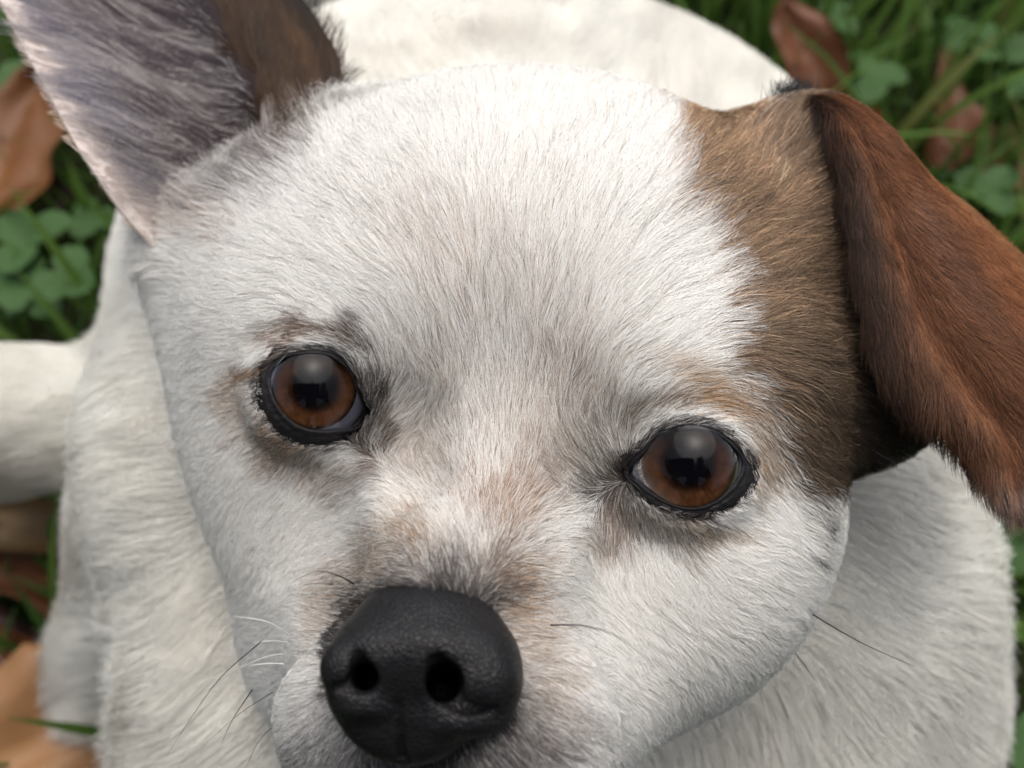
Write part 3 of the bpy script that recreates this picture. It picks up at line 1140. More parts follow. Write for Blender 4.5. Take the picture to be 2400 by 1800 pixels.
def build_ear(name, left, right, bulge, thick, colf, label, ns=60, nt=36):
    """left / right: edge curves from the root to the tip; bulge(s, t): depth added; returns object and data for the coat"""
    A, B = catmull(left, ns), catmull(right, ns)
    s = np.linspace(0, 1, ns)[:, None].repeat(nt, 1)
    t = np.linspace(0, 1, nt)[None].repeat(ns, 0)
    G = A[:, None] * (1 - t[..., None]) + B[:, None] * t[..., None]
    G[..., 2] += bulge(s, t)
    du = np.gradient(G, axis=0)
    dv = np.gradient(G, axis=1)
    n = np.cross(du, dv)
    n /= np.linalg.norm(n, axis=2, keepdims=True) + 1e-9
    if (n * G).sum() > 0:
        n = -n
    th = thick * np.sqrt(np.clip(np.minimum(t, 1 - t) * 9, 0.05, 1))
    Bk = G - n * th[..., None]
    v = np.concatenate([G.reshape(-1, 3), Bk.reshape(-1, 3)])
    N = ns * nt
    f = []
    for i in range(ns - 1):
        for j in range(nt - 1):
            a = i * nt + j
            f.append((a, a + 1, a + nt + 1, a + nt))
    ff = np.array(f)
    fb = ff[:, ::-1] + N
    side = []
    for i in range(ns - 1):
        for j in (0, nt - 1):
            a = i * nt + j
            side.append((a, a + nt, a + nt + N, a + N))
    for j in range(nt - 1):
        for i in (0, ns - 1):
            a = i * nt + j
            side.append((a, a + 1, a + 1 + N, a + N))
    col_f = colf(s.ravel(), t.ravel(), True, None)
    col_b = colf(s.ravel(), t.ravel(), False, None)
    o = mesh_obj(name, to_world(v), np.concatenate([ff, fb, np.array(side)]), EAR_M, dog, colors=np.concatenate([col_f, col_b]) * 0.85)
    o['label'] = label
    st = np.stack([s.ravel(), t.ravel()], 1)
    return o, G.reshape(-1, 3), Bk.reshape(-1, 3), n.reshape(-1, 3), ff, st


n_st = Noise(9.0, 16, 21, 2)
n_st2 = Noise(28.0, 18, 22, 2)


def mixc(c, col, m):
    return c + (col - c) * np.clip(m, 0, 1)[:, None]


def col_erect(s, t, frontside, r):
    p = np.stack([s * 1.3, t], 1)
    w = t + 0.03 * n_st(p)
    if not frontside:
        cb = np.tile(srgb(96, 70, 48), (len(s), 1))
        return mixc(cb, srgb(214, 196, 180), 0.95 * sstep(0.45, 0.25, t))
    c = np.tile(srgb(92, 81, 85), (len(s), 1))
    c = mixc(c, srgb(176, 172, 182), 0.75 * sstep(0.30, 0.12, w))
    st = n_st2(np.stack([s * 2.2 + t * 0.9, t * 0.2], 1))
    c = mixc(c, srgb(206, 200, 196), 0.55 * sstep(0.2, 1.4, st) * sstep(0.75, 0.55, w))
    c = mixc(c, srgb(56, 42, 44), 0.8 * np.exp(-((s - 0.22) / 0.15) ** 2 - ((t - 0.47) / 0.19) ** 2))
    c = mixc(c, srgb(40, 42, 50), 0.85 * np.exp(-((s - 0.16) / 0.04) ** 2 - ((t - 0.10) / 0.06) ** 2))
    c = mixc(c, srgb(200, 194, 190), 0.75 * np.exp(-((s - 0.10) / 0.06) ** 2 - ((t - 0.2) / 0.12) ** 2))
    c = mixc(c, srgb(206, 194, 186), 0.95 * sstep(0.15, 0.07, w))
    c = mixc(c, srgb(222, 214, 208), 0.8 * sstep(0.16, 0.02, s))
    br = srgb(76, 56, 39)[None] * (1 + 0.20 * n_st2(np.stack([s * 0.5, t * 2.0], 1)))[:, None]
    br = mixc(br, srgb(40, 34, 32), sstep(0.90, 0.98, w))
    m = sstep(0.62, 0.74, w + 0.05 * n_st2(p))
    c = c * (1 - m)[:, None] + np.clip(br, 0.01, 1) * m[:, None]
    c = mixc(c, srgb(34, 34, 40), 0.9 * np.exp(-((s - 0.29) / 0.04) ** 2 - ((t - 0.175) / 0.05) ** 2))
    c = mixc(c, srgb(214, 204, 196), 0.65 * sstep(0.11, 0.02, s + 0.03 * n_st2(p)))
    if r is not None:
        c = c * (0.7 + 0.6 * r)[:, None]
        lt = (np.modf(r * 53.3)[0] < 0.15) & (t < 0.66)
        c[lt] = srgb(206, 198, 192)
    return c


def col_fold(s, t, frontside, r):
    p = np.stack([s, t], 1)
    c = np.tile(srgb(128, 83, 52), (len(s), 1))
    c = c * (1 + 0.16 * n_st(p * 0.8) + 0.14 * n_st2(np.stack([s * 0.25, t], 1)))[:, None]
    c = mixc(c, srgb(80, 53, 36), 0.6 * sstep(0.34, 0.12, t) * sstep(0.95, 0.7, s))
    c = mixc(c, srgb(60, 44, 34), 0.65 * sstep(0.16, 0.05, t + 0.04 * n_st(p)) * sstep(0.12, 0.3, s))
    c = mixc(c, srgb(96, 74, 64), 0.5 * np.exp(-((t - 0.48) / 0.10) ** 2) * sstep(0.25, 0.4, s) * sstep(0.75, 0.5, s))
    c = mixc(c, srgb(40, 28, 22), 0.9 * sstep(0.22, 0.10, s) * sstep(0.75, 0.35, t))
    c = mixc(c, srgb(150, 112, 76), 0.45 * sstep(0.8, 0.95, t))
    c = mixc(c, srgb(168, 142, 122), 0.6 * sstep(0.90, 0.985, s))
    c = mixc(c, srgb(176, 160, 150), 0.75 * sstep(0.80, 0.93, s) * sstep(0.40, 0.12, t + 0.06 * n_st2(p)))
    c = np.clip(c, 0.008, 1)
    if r is not None:
        c = c * (0.5 + 1.0 * r)[:, None]
    return c


EL = [P(372, 572, 17.9), P(275, 470, 17.4), P(208, 375, 17.2), P(160, 300, 17.3), P(95, 180, 17.6), P(20, 40, 18.1), P(-50, -140, 18.8), P(-40, -330, 19.4), P(60, -520, 20.0)]
ER = [P(690, 330, 16.9), P(718, 250, 17.3), P(738, 190, 17.8), P(732, 125, 18.3), P(690, 50, 18.7), P(630, -40, 19.0), P(530, -200, 19.4), P(360, -380, 19.8), P(90, -520, 20.05)]


def bulge_erect(s, t):
    # a cup: deep in the middle, the inner edge rolled towards the viewer
    return 1.5 * np.sin(np.pi * np.clip(t / 0.72, 0, 1)) * (1 - s) ** 0.6 - 0.55 * np.exp(-((t - 0.80) / 0.13) ** 2) * (1 - s) ** 0.5


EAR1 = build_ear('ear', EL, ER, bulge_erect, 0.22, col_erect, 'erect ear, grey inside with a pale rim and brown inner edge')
FL = [P(1690, 228, 17.0), P(1742, 246, 16.3), P(1796, 330, 15.8), P(1826, 500, 15.6), P(1848, 650, 15.5), P(1886, 800, 15.4), P(1955, 895, 15.3), P(2040, 955, 15.2), P(2115, 1050, 15.1), P(2188, 1125, 15.1)]
FR = [P(1722, 205, 17.6), P(1805, 214, 17.1), P(1902, 276, 16.9), P(2000, 375, 16.9), P(2100, 450, 16.6), P(2215, 560, 16.3), P(2330, 700, 16.0), P(2390, 870, 15.7), P(2330, 1030, 15.4), P(2205, 1128, 15.12)]


def bulge_fold(s, t):
    return (-0.95 * np.sin(np.pi * t ** 0.8) ** 0.8 + 0.28 * np.exp(-((t - 0.28) / 0.08) ** 2) * sstep(0.1, 0.25, s) - 0.12 * np.sin(9 * t + 3 * s)) * np.sin(np.pi * np.clip(s * 0.97 + 0.03, 0, 1)) ** 0.6


EAR2 = build_ear('ear', FL, FR, bulge_fold, 0.25, col_fold, 'brown ear folded over and hanging down')


def ear_fur(data, colf, flow, dens_f, dens_b, lenf, mat, lift, clump, rad):
    o, G, Bk, n, ff, st = data
    for front in (True, False):
        V = G if front else Bk
        nn = n if front else -n
        dn = np.full(len(ff), dens_f if front else dens_b) * QUICK
        p, tri, w = sample_faces(V, ff, dn)
        s_t = (w[:, :, None] * st[tri]).sum(1)
        nr = (w[:, :, None] * nn[tri]).sum(1)
        nr /= np.linalg.norm(nr, axis=1, keepdims=True)
        x, y = proj(p)
        ok = (x > -350) & (x < 2560) & (y > -350)
        p, s_t, nr, x, y = p[ok], s_t[ok], nr[ok], x[ok], y[ok]
        N = len(p)
        fl = flow(s_t[:, 0], s_t[:, 1])
        aa = 0.12 * n_mid(np.stack([x, y], 1)) + 0.06 * n_hi(np.stack([x, y], 1))
        fl = np.stack([fl[:, 0] * np.cos(aa) - fl[:, 1] * np.sin(aa), fl[:, 0] * np.sin(aa) + fl[:, 1] * np.cos(aa)], 1)
        L = lenf(s_t[:, 0], s_t[:, 1], front) * rng.uniform(0.6, 1.2, N)
        pts = make_strands(p, nr, lift_flow(fl, nr, p), L, np.full(N, lift), 5, clump[0], clump[1], 0.11, None, 0.05)
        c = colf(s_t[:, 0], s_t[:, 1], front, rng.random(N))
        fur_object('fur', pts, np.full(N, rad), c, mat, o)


def flow_erect(s, t):
    k = sstep(0.58, 0.74, t)
    e = sstep(0.14, 0.06, t)
    fx = -0.95 * (1 - k) - 0.22 * k
    fy = -0.30 * (1 - k) - 1.0 * k
    fx = fx * (1 - e) - 0.9 * e
    fy = fy * (1 - e) - 0.35 * e
    k2 = sstep(0.955, 0.99, t)
    fx = fx * (1 - k2) + 0.55 * k2
    o = np.stack([fx, fy], 1)
    return o / np.linalg.norm(o, axis=1, keepdims=True)


def flow_fold(s, t):
    k = sstep(0.1, 0.5, t)
    fx = 0.15 * (1 - k) + 0.80 * k
    fy = 1.0 * (1 - k) + 0.65 * k
    e = sstep(0.95, 0.99, t)
    fx, fy = fx * (1 - e) + 0.9 * e, fy * (1 - e) - 0.25 * e
    o = np.stack([fx, fy], 1)
    return o / np.linalg.norm(o, axis=1, keepdims=True)


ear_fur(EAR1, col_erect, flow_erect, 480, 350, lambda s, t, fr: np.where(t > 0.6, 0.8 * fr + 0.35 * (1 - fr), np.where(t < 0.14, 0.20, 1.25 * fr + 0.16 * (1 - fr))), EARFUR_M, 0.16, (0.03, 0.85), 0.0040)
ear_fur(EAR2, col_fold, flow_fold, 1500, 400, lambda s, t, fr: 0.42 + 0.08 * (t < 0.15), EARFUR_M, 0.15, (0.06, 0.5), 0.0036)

# black tuft where the folded ear leaves the head
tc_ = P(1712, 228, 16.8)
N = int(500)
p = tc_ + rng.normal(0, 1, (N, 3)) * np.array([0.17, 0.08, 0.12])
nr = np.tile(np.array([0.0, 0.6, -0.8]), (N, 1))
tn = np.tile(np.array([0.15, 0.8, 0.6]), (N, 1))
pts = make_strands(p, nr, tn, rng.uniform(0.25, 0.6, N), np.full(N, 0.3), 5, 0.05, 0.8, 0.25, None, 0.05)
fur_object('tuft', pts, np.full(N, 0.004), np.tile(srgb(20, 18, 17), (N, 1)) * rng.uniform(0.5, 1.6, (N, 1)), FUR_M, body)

# ------------------------------------------------------------------ whiskers
WB, _, _ = new_mat('dark_whisker', (0.012, 0.012, 0.013), 0.4, 0.4)
WW, _, _ = new_mat('white_whisker', (0.8, 0.79, 0.76), 0.35, 0.4)


def whisker(pts, r, mat):
    c = catmull([P(*q) for q in pts], 18)
    n = 6
    v, f = [], []
    for i in range(18):
        t = c[min(i + 1, 17)] - c[max(i - 1, 0)]
        t /= np.linalg.norm(t)
        a = np.cross(t, [0.3, 0.2, 1.0])
        a /= np.linalg.norm(a)
        b = np.cross(t, a)
        rr = r * 1.25 * (1 - 0.85 * i / 17)
        for k in range(n):
            w = 2 * math.pi * k / n
            v.append(c[i] + rr * (a * math.cos(w) + b * math.sin(w)))
    for i in range(17):
        for k in range(n):
            f.append((i * n + k, i * n + (k + 1) % n, (i + 1) * n + (k + 1) % n, (i + 1) * n + k))
    mesh_obj('whisker', to_world(v), f, mat, dog)


for q, r, m in (
    ([(1190, 1350, 12.9), (1262, 1352, 12.2), (1330, 1374, 12.0), (1402, 1428, 12.2)], 0.009, WB),
    ([(1676, 1276, 15.9), (1760, 1330, 15.0), (1860, 1388, 14.4), (1975, 1440, 14.0)], 0.012, WB),
    ([(1298, 1580, 13.9), (1322, 1612, 13.2), (1350, 1662, 12.9)], 0.014, WB),
    ([(765, 1262, 12.9), (730, 1243, 12.6), (685, 1234, 12.5), (630, 1256, 12.6)], 0.007, WB),
    ([(720, 1262, 12.9), (690, 1260, 12.8), (655, 1264, 12.9)], 0.005, WB),
    ([(625, 1372, 13.2), (585, 1346, 12.9), (545, 1336, 12.8), (503, 1331, 12.8)], 0.007, WW),
    ([(622, 1388, 13.3), (590, 1384, 13.0), (550, 1388, 12.9)], 0.006, WW),
    ([(612, 1434, 13.2), (580, 1433, 13.0), (535, 1438, 12.9)], 0.007, WW),
    ([(565, 1385, 13.6), (480, 1460, 13.2), (420, 1540, 13.0), (360, 1632, 13.0)], 0.006, WB),
    ([(545, 1490, 13.6), (505, 1550, 13.2), (478, 1606, 13.1)], 0.007, WB),
    ([(590, 1495, 13.5), (520, 1540, 13.2), (440, 1610, 13.2)], 0.0045, WB),
    ([(600, 1560, 13.5), (560, 1600, 13.3), (530, 1660, 13.2)], 0.005, WB),
    ([(1700, 1385, 15.6), (1740, 1440, 15.0), (1780, 1495, 14.8)], 0.006, WB),
    ([(610, 1412, 13.3), (570, 1420, 13.1), (500, 1450, 13.0)], 0.004, WW),
):
    whisker(q, r, m)

# ------------------------------------------------------------------ ground, grass
soil_m, _t, _b = new_mat('soil', (0.03, 0.022, 0.014), 0.95, 0.1)
_n = _t.nodes.new('ShaderNodeTexNoise')
_n.inputs['Scale'].default_value = 90
_n.inputs['Detail'].default_value = 8
_c = _t.nodes.new('ShaderNodeValToRGB')
_c.color_ramp.elements[0].color = (0.012, 0.014, 0.006, 1)
_c.color_ramp.elements[1].color = (0.035, 0.045, 0.016, 1)
_tc = _t.nodes.new('ShaderNodeTexCoord')
_t.links.new(_tc.outputs['Object'], _n.inputs['Vector'])
_t.links.new(_n.outputs['Fac'], _c.inputs['Fac'])
_t.links.new(_c.outputs['Color'], _b.inputs['Base Color'])
gx = np.concatenate([[-60, -20, -5, -2], np.linspace(-1, 1, 41), [2, 5, 20, 60]])
gv, gf = [], []
n_g = Noise(9, 12, 41, 2)
for yy in gx:
    for xx in gx:
        h_ = 0.006 * float(n_g(np.array([[xx, yy]]))[0]) - 0.006 if abs(xx) < 1.2 and abs(yy) < 1.2 else -0.006
        gv.append((xx, yy + 0.2, h_))
ng = len(gx)
for j in range(ng - 1):
    for i in range(ng - 1):
        a = j * ng + i
        gf.append((a, a + 1, a + ng + 1, a + ng))
ground = mesh_obj('ground', gv, gf, soil_m)
ground['kind'] = 'structure'

GRASS_M, _t, _b = new_mat('grass_blade', (0.06, 0.12, 0.03), 0.5, 0.3)
_a = _t.nodes.new('ShaderNodeAttribute')
_a.attribute_name = 'coat'
_t.links.new(_a.outputs['Color'], _b.inputs['Base Color'])
_b.inputs['Subsurface Weight'].default_value = 0.0
_tl = _t.nodes.new('ShaderNodeBsdfTranslucent')
_ms = _t.nodes.new('ShaderNodeMixShader')
_ms.inputs[0].default_value = 0.3
_t.links.new(_a.outputs['Color'], _tl.inputs['Color'])
_t.links.new(_b.outputs[0], _ms.inputs[1])
_t.links.new(_tl.outputs[0], _ms.inputs[2])
_t.links.new(_ms.outputs[0], _t.nodes['Material Output'].inputs[0])


def dog_near(p):
    """signed distance in cm from world points to the dog"""
    return dogf(from_world(p))


def grass_blades(n, xr, yr, hr, wr, seed):
    r = np.random.default_rng(seed)
    base = np.stack([r.uniform(*xr, n), r.uniform(*yr, n), np.full(n, -0.008)], 1)
    base = base[dog_near(base + np.array([0, 0, 0.02])) > 0.2]
    n = len(base)
    az = r.uniform(0, 2 * np.pi, n)
    Lh = r.uniform(*hr, n)
    bend = r.uniform(0.15, 1.15, n)
    w = r.uniform(*wr, n)
    K = 6
    t = np.linspace(0, 1, K)
    th = bend[:, None] * t[None] * 1.1 + r.uniform(0, 0.3, n)[:, None]
    dz = np.cos(th)
    dh = np.sin(th)
    z = np.cumsum(np.concatenate([np.zeros((n, 1)), dz[:, :-1]], 1), 1) * (Lh / (K - 1))[:, None]
    hh = np.cumsum(np.concatenate([np.zeros((n, 1)), dh[:, :-1]], 1), 1) * (Lh / (K - 1))[:, None]
    dirh = np.stack([np.cos(az), np.sin(az), np.zeros(n)], 1)
    side = np.stack([-np.sin(az), np.cos(az), np.zeros(n)], 1)
    cen = base[:, None] + dirh[:, None] * hh[..., None] + np.array([0, 0, 1.0]) * z[..., None]
    prof = np.array([0.7, 0.95, 1.0, 0.85, 0.55, 0.04])
    off = side[:, None] * (w[:, None] * prof[None] * 0.5)[..., None]
    fold = np.array([0, 0, -1.0]) * (w * 0.25)[:, None, None] * prof[None, :, None]
    V = np.stack([cen - off, cen + fold, cen + off], 2).reshape(n, K * 3, 3)
    q = []
    for k in range(K - 1):
        for c in range(2):
            a = k * 3 + c
            q.append((a, a + 1, a + 4, a + 3))
    q = np.array(q)
    F = (q[None] + (np.arange(n) * K * 3)[:, None, None]).reshape(-1, 4)
    tone = r.random(n)
    c0, c1, c2 = np.array([0.026, 0.068, 0.009]), np.array([0.112, 0.195, 0.038]), np.array([0.13, 0.15, 0.04])
    c = c0 + (c1 - c0) * tone[:, None]
    dry = r.random(n) < 0.05
    c[dry] = c2
    C = np.repeat(c, K * 3, 0)
    return V.reshape(-1, 3), F, C


def fast_mesh(name, V, F, C, mat, kind):
    me = bpy.data.meshes.new(name)
    me.vertices.add(len(V))
    me.vertices.foreach_set('co', V.astype(np.float32).ravel())
    me.loops.add(F.size)
    me.loops.foreach_set('vertex_index', F.astype(np.int32).ravel())
    me.polygons.add(len(F))
    me.polygons.foreach_set('loop_start', np.arange(0, F.size, F.shape[1], dtype=np.int32))
    me.polygons.foreach_set('use_smooth', np.ones(len(F), bool))
    me.update(calc_edges=True)
    a = me.color_attributes.new('coat', 'FLOAT_COLOR', 'POINT')
    cc = np.ones((len(V), 4), np.float32)
    cc[:, :3] = C
    a.data.foreach_set('color', cc.ravel())
    me.materials.append(mat)
    o = bpy.data.objects.new(name, me)
    COL.objects.link(o)
    o['kind'] = kind
    return o


parts = [grass_blades(13000, (-0.36, 0.46), (-0.2, 0.62), (0.02, 0.06), (0.0022, 0.0042), 1),
         grass_blades(9000, (-1.2, 1.2), (-0.8, 1.6), (0.04, 0.09), (0.003, 0.005), 2),
         grass_blades(500, (0.06, 0.42), (0.1, 0.5), (0.07, 0.12), (0.003, 0.0055), 3)]
V, F, C, o_ = [], [], [], 0
for v, f, c in parts:
    V.append(v)
    F.append(f + o_)
    C.append(c)
    o_ += len(v)
fast_mesh('grass', np.concatenate(V), np.concatenate(F), np.concatenate(C), GRASS_M, 'stuff')

# ------------------------------------------------------------------ clover
CLOVER_M, _t, _b = new_mat('clover_leaf', (0.06, 0.12, 0.045), 0.6, 0.15)
_tc = _t.nodes.new('ShaderNodeTexCoord')
_oi = _t.nodes.new('ShaderNodeObjectInfo')
_n = _t.nodes.new('ShaderNodeTexNoise')
_n.inputs['Scale'].default_value = 260
_c = _t.nodes.new('ShaderNodeValToRGB')
_c.color_ramp.elements[0].color = (0.034, 0.080, 0.022, 1)
_c.color_ramp.elements[1].color = (0.070, 0.130, 0.046, 1)
_t.links.new(_tc.outputs['Object'], _n.inputs['Vector'])
_t.links.new(_n.outputs['Fac'], _c.inputs['Fac'])
_t.links.new(_c.outputs['Color'], _b.inputs['Base Color'])
_tl = _t.nodes.new('ShaderNodeBsdfTranslucent')
_ms = _t.nodes.new('ShaderNodeMixShader')
_ms.inputs[0].default_value = 0.25
_t.links.new(_c.outputs['Color'], _tl.inputs['Color'])
_t.links.new(_b.outputs[0], _ms.inputs[1])
_t.links.new(_tl.outputs[0], _ms.inputs[2])
_t.links.new(_ms.outputs[0], _t.nodes['Material Output'].inputs[0])


def leaflet_mesh():
    v, f = [], []
    nu, nv_ = 9, 6
    for i in range(nu):
        u = i / (nu - 1)
        wd = 0.46 * math.sin(math.pi * min(1, u * 0.86 + 0.03)) ** 0.75
        for j in range(-nv_, nv_ + 1):
            t = j / nv_
            notch = -0.10 * (1 - abs(t)) ** 2 * u ** 6
            yq = u + notch - 0.10 * t * t * u
            v.append((wd * t, yq, 0.10 * abs(t) * wd * 2 - 0.16 * u * u))
    w = 2 * nv_ + 1
    for i in range(nu - 1):
        for j in range(w - 1):
            a = i * w + j
            f.append((a, a + 1, a + w + 1, a + w))
    me = bpy.data.meshes.new('leaflet')
    me.from_pydata(v, [], f)
    me.polygons.foreach_set('use_smooth', [True] * len(f))
    me.materials.append(CLOVER_M)
    return me


def stem_mesh():
    v, f = [], []
    n, K = 5, 6
    for i in range(K):
        t = i / (K - 1)
        for k in range(n):
            a = 2 * math.pi * k / n
            v.append((0.03 * math.cos(a) + 0.12 * math.sin(t * 2.5), 0.03 * math.sin(a) - 0.25 * (1 - t) ** 2, -(1 - t)))
    for i in range(K - 1):
        for k in range(n):
            f.append((i * n + k, i * n + (k + 1) % n, (i + 1) * n + (k + 1) % n, (i + 1) * n + k))
    me = bpy.data.meshes.new('stem')
    me.from_pydata(v, [], f)
    me.polygons.foreach_set('use_smooth', [True] * len(f))
    me.materials.append(CLOVER_M)
    return me


LEAFLET, STEM = leaflet_mesh(), stem_mesh()


def clover(x, y, z, size, az, tilt, label, group='clover plants in the lawn'):
    c = ground_at(x, y, z)
    t = thing('clover', label, 'clover', (c[0], c[1], 0.0), group)
    rr = random.Random(int(x * 7 + y))
    for k in range(3):
        o = bpy.data.objects.new('leaflet', LEAFLET)
        COL.objects.link(o)
        o.parent = t
        o.location = (0, 0, z)
        o.rotation_euler = (tilt * rr.uniform(0.5, 1.3), rr.uniform(-0.25, 0.25), az + k * 2.0944 + rr.uniform(-0.15, 0.15))
        sz = size * 0.8 * rr.uniform(0.9, 1.1)
        o.scale = (sz, sz, sz)
    o = bpy.data.objects.new('stem', STEM)
    COL.objects.link(o)
    o.parent = t
    o.location = (0, 0, z)
    o.rotation_euler = (0, 0, az)
    o.scale = (0.02, 0.02, z)
    return t


for a in (
    (1880, 165, .035, .019, 0.6, .25, 'large pale clover against the grass just above the folded ear'),
    (1800, 40, .030, .014, 1.9, .2, 'clover at the top edge, above the upright brown leaf'),
    (2150, 110, .035, .017, 0.2, .35, 'broad pale clover by the top right edge, crossed by grass'),
    (2080, 75, .030, .014, 2.4, .2, 'dim clover partly under long grass blades, upper right'),
    (2140, 410, .035, .016, 1.2, .3, 'pale clover low beside the folded ear, right edge'),
    (2195, 180, .030, .013, 0.8, .2, 'small clover cut by the right edge under the broad pale one'),
    (60, 520, .035, .019, 0.9, .3, 'big clover below the orange leaf left of the erect ear'),
    (150, 600, .038, .016, 2.2, .35, 'clover close beside the white neck, right of the big clover'),
    (30, 610, .032, .015, 1.4, .25, 'clover at the left edge over the white haunch'),
    (70, 650, .028, .013, 0.1, .2, 'lowest clover, just above the white haunch and neck'),
    (15, 180, .034, .016, 1.7, .2, 'clover at the left edge above the orange leaf'),
    (200, 470, .024, .012, 0.5, .2, 'dark clover in the shade under the erect ear'),
    (2205, 1190, .028, .014, 0.3, .2, 'clover at the right edge below the ear tip'),
    (2200, 1600, .026, .013, 1.1, .2, 'clover at the bottom right beside the white chest'),
):
    clover(*a)

# ------------------------------------------------------------------ fallen leaves
def leaf_mat(name, c0, c1, c2):
    m, t, b = new_mat(name, c1, 0.55, 0.35)
    tc = t.nodes.new('ShaderNodeTexCoord')
    n1 = t.nodes.new('ShaderNodeTexNoise')
    n1.inputs['Scale'].default_value = 2.2
    n1.inputs['Detail'].default_value = 7
    n1.inputs['Roughness'].default_value = 0.65
    cr = t.nodes.new('ShaderNodeValToRGB')
    e = cr.color_ramp.elements
    e[0].position, e[0].color = 0.28, (*c0, 1)
    e[1].position, e[1].color = 0.72, (*c2, 1)
    k = e.new(0.5)
    k.color = (*c1, 1)
    wv = t.nodes.new('ShaderNodeTexWave')
    wv.inputs['Scale'].default_value = 3.2
    wv.inputs['Distortion'].default_value = 2.0
    bp = t.nodes.new('ShaderNodeBump')
    bp.inputs['Strength'].default_value = 0.4
    bp.inputs['Distance'].default_value = 0.0008
    t.links.new(tc.outputs['Object'], n1.inputs['Vector'])
    t.links.new(tc.outputs['Object'], wv.inputs['Vector'])
    t.links.new(n1.outputs['Fac'], cr.inputs['Fac'])
    t.links.new(cr.outputs['Color'], b.inputs['Base Color'])
    t.links.new(wv.outputs['Fac'], bp.inputs['Height'])
    t.links.new(bp.outputs[0], b.inputs['Normal'])
    return m


LM = {
    'orange': leaf_mat('orange_leaf', srgb(58, 34, 14), srgb(96, 58, 24), srgb(122, 78, 38)),
    'red': leaf_mat('red_brown_leaf', srgb(56, 31, 18), srgb(94, 57, 34), srgb(124, 80, 54)),
    'tan': leaf_mat('tan_leaf', srgb(74, 54, 34), srgb(112, 88, 54), srgb(138, 112, 78)),
    'pink': leaf_mat('pinkish_leaf', srgb(96, 66, 40), srgb(142, 104, 68), srgb(166, 128, 90)),
    'dark': leaf_mat('dark_leaf', srgb(32, 19, 15), srgb(54, 30, 24), srgb(78, 46, 36)),
}


def leaf(x, y, z, ln, wd, az, pitch, roll, curl, mat, label, seed):
    r = np.random.default_rng(seed)
    nu, nv_ = 22, 6
    v, f = [], []
    ph = r.uniform(0, 6.28, 4)
    for side in (0, 1):
        for i in range(nu):
            u = i / (nu - 1)
            w = 0.5 * math.sin(math.pi * u ** 0.85) ** 0.8 * (1 + 0.07 * math.sin(17 * u + ph[0]) + 0.06 * math.sin(29 * u + ph[1])) + 0.012
            for j in range(-nv_, nv_ + 1):
                t = j / nv_
                ang = curl * t * w * 2
                rad = 1 / max(abs(curl), 0.05)
                xx = math.sin(ang) * rad * 0.5
                zz = (1 - math.cos(ang)) * rad * 0.5 * (1 if curl > 0 else -1)
                vein = 0.015 * math.cos(34 * (u - 0.3 * abs(t))) * (1 - abs(t)) + 0.03 * (1 - math.exp(-abs(t) * 12))
                zz += vein + 0.10 * math.sin(5 * u + ph[1]) * t + 0.14 * math.sin(2.6 * u + ph[2]) + 0.07 * math.sin(11 * u + 3 * t + ph[3]) * abs(t) + 0.05 * math.sin(7 * t + 4 * u + ph[0])
                v.append((xx * wd, (u - 0.5) * ln, zz * wd - (0.0005 if side else 0)))
    w_ = 2 * nv_ + 1
    N = nu * w_
    for i in range(nu - 1):
        for j in range(w_ - 1):
            a = i * w_ + j
            f.append((a, a + 1, a + w_ + 1, a + w_))
            f.append((a + N, a + w_ + N, a + w_ + 1 + N, a + 1 + N))
    for i in range(nu - 1):
        for j in (0, w_ - 1):
            a = i * w_ + j
            f.append((a, a + w_, a + w_ + N, a + N))
    o = mesh_obj('fallen_leaf', v, f, LM[mat])
    o.location = Vector(ground_at(x, y, z))
    o.rotation_euler = (pitch, roll, az)
    o['label'] = label
    o['category'] = 'leaf'
    o['group'] = 'fallen leaves on the grass'
    return o


D2 = math.radians
leaf(35, 320, .030, .062, .044, D2(-12), D2(12), D2(8), 0.5, 'orange', 'large orange brown dry leaf left of the erect ear', 1)
leaf(95, 425, .016, .030, .020, D2(-30), D2(10), D2(30), 0.8, 'dark', 'small dark red leaf under the large orange leaf', 2)
leaf(20, 1130, .030, .060, .022, D2(84), D2(0), D2(-20), 1.4, 'tan', 'curled tan leaf just below the white haunch', 3)
leaf(30, 1240, .020, .055, .030, D2(70), D2(4), D2(18), 0.7, 'red', 'reddish leaf under the curled tan leaf', 4)
leaf(10, 1450, .014, .050, .034, D2(28), D2(10), D2(-25), 0.6, 'dark', 'dark brown leaf at the left edge beside the white leg', 5)
leaf(60, 1620, .030, .085, .050, D2(-62), D2(6), D2(10), 0.6, 'pink', 'big peach coloured leaf in the bottom left corner', 6)
leaf(40, 1525, .018, .055, .030, D2(40), D2(5), D2(15), 0.9, 'red', 'rust leaf wedged behind the peach leaf at the bottom left', 7)
leaf(1735, 110, .050, .040, .030, D2(20), D2(48), D2(-12), 1.5, 'red', 'folded red brown leaf standing behind the white back', 8)
leaf(1812, 205, .034, .040, .022, D2(38), D2(10), D2(15), 1.0, 'orange', 'narrow orange leaf lying under the folded one behind the back', 9)
leaf(2035, 240, .022, .045, .026, D2(10), D2(20), D2(20), 0.9, 'red', 'upright brown leaf among grass blades right of the pale clover', 10)
leaf(2140, 335, .014, .040, .030, D2(65), D2(4), D2(-12), 0.5, 'red', 'flat dull brown leaf sunk in grass above the folded ear', 11)

# ------------------------------------------------------------------ the person taking the picture, mirrored small in the dog's eyes
def Wc(r, u, f):
    """world point from the camera's own right / up / forward offsets in metres"""
    return np.array([0, 0, CAM_H]) + r * R_ + u * U_ + f * F_


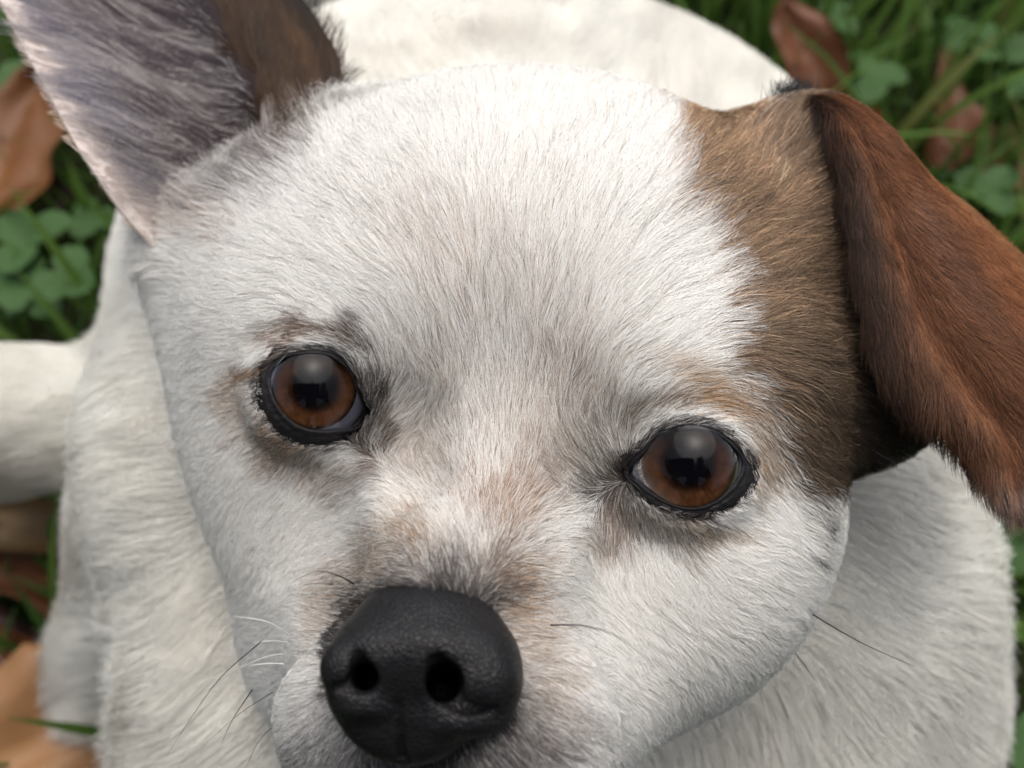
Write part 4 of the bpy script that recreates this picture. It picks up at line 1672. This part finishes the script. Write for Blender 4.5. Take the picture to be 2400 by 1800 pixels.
def personf(p, part=None):
    q = [np.array(v, float) for v in ((0, -.70, .34), (0, -.62, .52), (0, -.50, .72), (0, -.42, .83), (0, -.35, .93))]
    parts = {}
    torso = cone(p, q[0], q[1], .155, .15)
    torso = smin(torso, ell(p, q[2], (.20, .12, .13), rotm(35, 0, 0)), .08)
    arms = None
    hands = None
    for sx, hr in ((-1, -.150), (1, .048)):
        sh = np.array([sx * .19, -.50, .74])
        el = np.array([sx * .30, -.36, .50])
        wr = Wc(hr + sx * .055, -.05, -.075)
        a = smin(cone(p, sh, el, .062, .048), cone(p, el, wr, .047, .032), .03)
        arms = a if arms is None else smin(arms, a, .02)
        palm = Wc(hr + sx * .018, -.03, -.035)
        hnd = smin(cone(p, wr, palm, .026, .022), cone(p, palm, Wc(hr + sx * .012, .01, -.03), .022, .018), .02)
        for k in range(4):
            u0 = .035 - .020 * k
            L_ = (.9, 1.0, .95, .75)[k]
            k0, k1, k2 = Wc(hr + sx * .022, u0, -.028), Wc(hr + sx * .016, u0 + .004, -.008), Wc(hr - sx * .012 * L_, u0 + .006, -.003)
            hnd = smin(hnd, cone(p, k0, k1, .009, .008), .006)
            hnd = smin(hnd, cone(p, k1, k2, .008, .0062), .004)
        t0, t1, t2 = Wc(hr + sx * .015, -.045, -.04), Wc(hr + sx * .002, -.035, -.028), Wc(hr - sx * .022, -.012, -.022)
        hnd = smin(hnd, cone(p, t0, t1, .012, .010), .008)
        hnd = smin(hnd, cone(p, t1, t2, .010, .008), .006)
        hands = hnd if hands is None else np.minimum(hands, hnd)
    legs = None
    for sx in (-1, 1):
        hip = np.array([sx * .10, -.70, .32])
        kn = np.array([sx * .26, -.36, .36])
        an = np.array([sx * .24, -.58, .07])
        l = smin(cone(p, hip, kn, .09, .068), cone(p, kn, an, .062, .042), .03)
        l = smin(l, cone(p, an - [0, .03, .03], an + [0, .16, -.035], .042, .036), .03)
        legs = l if legs is None else smin(legs, l, .02)
    hd = q[4]
    headp = ell(p, hd, (.078, .098, .115), rotm(-30, 0, 0))
    headp = smin(headp, ell(p, hd + [0, .055, -.075], (.05, .045, .04)), .03)
    headp = smin(headp, ell(p, hd + [0, .100, -.035], (.013, .020, .026), rotm(-30, 0, 0)), .012)
    for sx in (-1, 1):
        headp = smin(headp, ell(p, hd + [sx * .08, -.005, -.02], (.012, .022, .034)), .008)
        headp = smax(headp, -ell(p, hd + [sx * .032, .108, .0], (.018, .014, .012)), .012)
    headp = smax(headp, -ell(p, hd + [0, .105, -.085], (.024, .012, .004)), .006)
    headp = smin(headp, cone(p, q[3] - [0, .03, .04], hd + [0, -.01, -.06], .058, .052), .03)
    hair = ell(p, hd + [0, -.022, .028], (.086, .098, .108), rotm(-30, 0, 0))
    if part:
        return np.stack([torso, arms, legs, hands, headp, hair])
    cloth = smin(smin(torso, arms, .05), legs, .05)
    return smin(smin(smin(cloth, hands, .012), headp, .03), hair, .01)


pv, pf_, _ = surface_nets(personf, np.array([-.46, -.92, -.01]), 0.0085, (108, 112, 128))
lab = personf(pv, True).argmin(0)
pc = np.array([[.012, .014, .020], [.012, .014, .020], [.020, .022, .030], [.40, .25, .18], [.40, .25, .18], [.015, .010, .008]])[lab]
PERSON_M, _t, _b = new_mat('person_clothes_and_skin', (0.02, 0.02, 0.03), 0.85, 0.1)
_a = _t.nodes.new('ShaderNodeAttribute')
_a.attribute_name = 'coat'
_t.links.new(_a.outputs['Color'], _b.inputs['Base Color'])
person = thing('person', 'person in dark clothes crouching over the dog and holding up a phone', 'person', (0, -.62, 0))
mesh_obj('body', pv, pf_, PERSON_M, person, colors=pc)

PHONE_M, _, _ = new_mat('phone_case', (0.012, 0.012, 0.014), 0.4, 0.3)
bm_v, bm_f = [], []
pcx, hw, hh, th_ = -0.051, 0.076, 0.037, 0.008
npt = 32
for dz, ins_ in ((-0.0045, .002), (-0.0060, 0), (-0.0110, 0), (-0.0125, .002)):
    for i in range(npt):
        a = 2 * math.pi * i / npt
        ca, sa = math.cos(a), math.sin(a)
        rr_ = 0.010
        xx = (hw - ins_ - rr_) * (1 if ca > 0 else -1) + rr_ * ca
        yy = (hh - ins_ - rr_) * (1 if sa > 0 else -1) + rr_ * sa
        bm_v.append(Wc(pcx + xx, yy - .012, dz))
for k in range(3):
    for i in range(npt):
        j = (i + 1) % npt
        bm_f.append((k * npt + i, k * npt + j, (k + 1) * npt + j, (k + 1) * npt + i))
bm_f.append(tuple(range(npt)))
bm_f.append(tuple(range(3 * npt, 4 * npt))[::-1])
phone = thing('phone', 'dark phone held sideways above the dog by the crouching person', 'phone', tuple(Wc(pcx, -.012, -.008)))
mesh_obj('case', bm_v, bm_f, PHONE_M, phone, smooth=False)
v, f = [], []
for i, (rr_, zz) in enumerate(((0.0075, -.0046), (0.0075, -.0030), (0.0058, -.0030), (0.0050, -.0042))):
    for k in range(24):
        a = 2 * math.pi * k / 24
        v.append(Wc(rr_ * math.cos(a), rr_ * math.sin(a), zz))
for i in range(3):
    for k in range(24):
        j = (k + 1) % 24
        f.append((i * 24 + k, i * 24 + j, (i + 1) * 24 + j, (i + 1) * 24 + k))
f.append(tuple(range(72, 96)))
mesh_obj('lens', v, f, PHONE_M, phone)
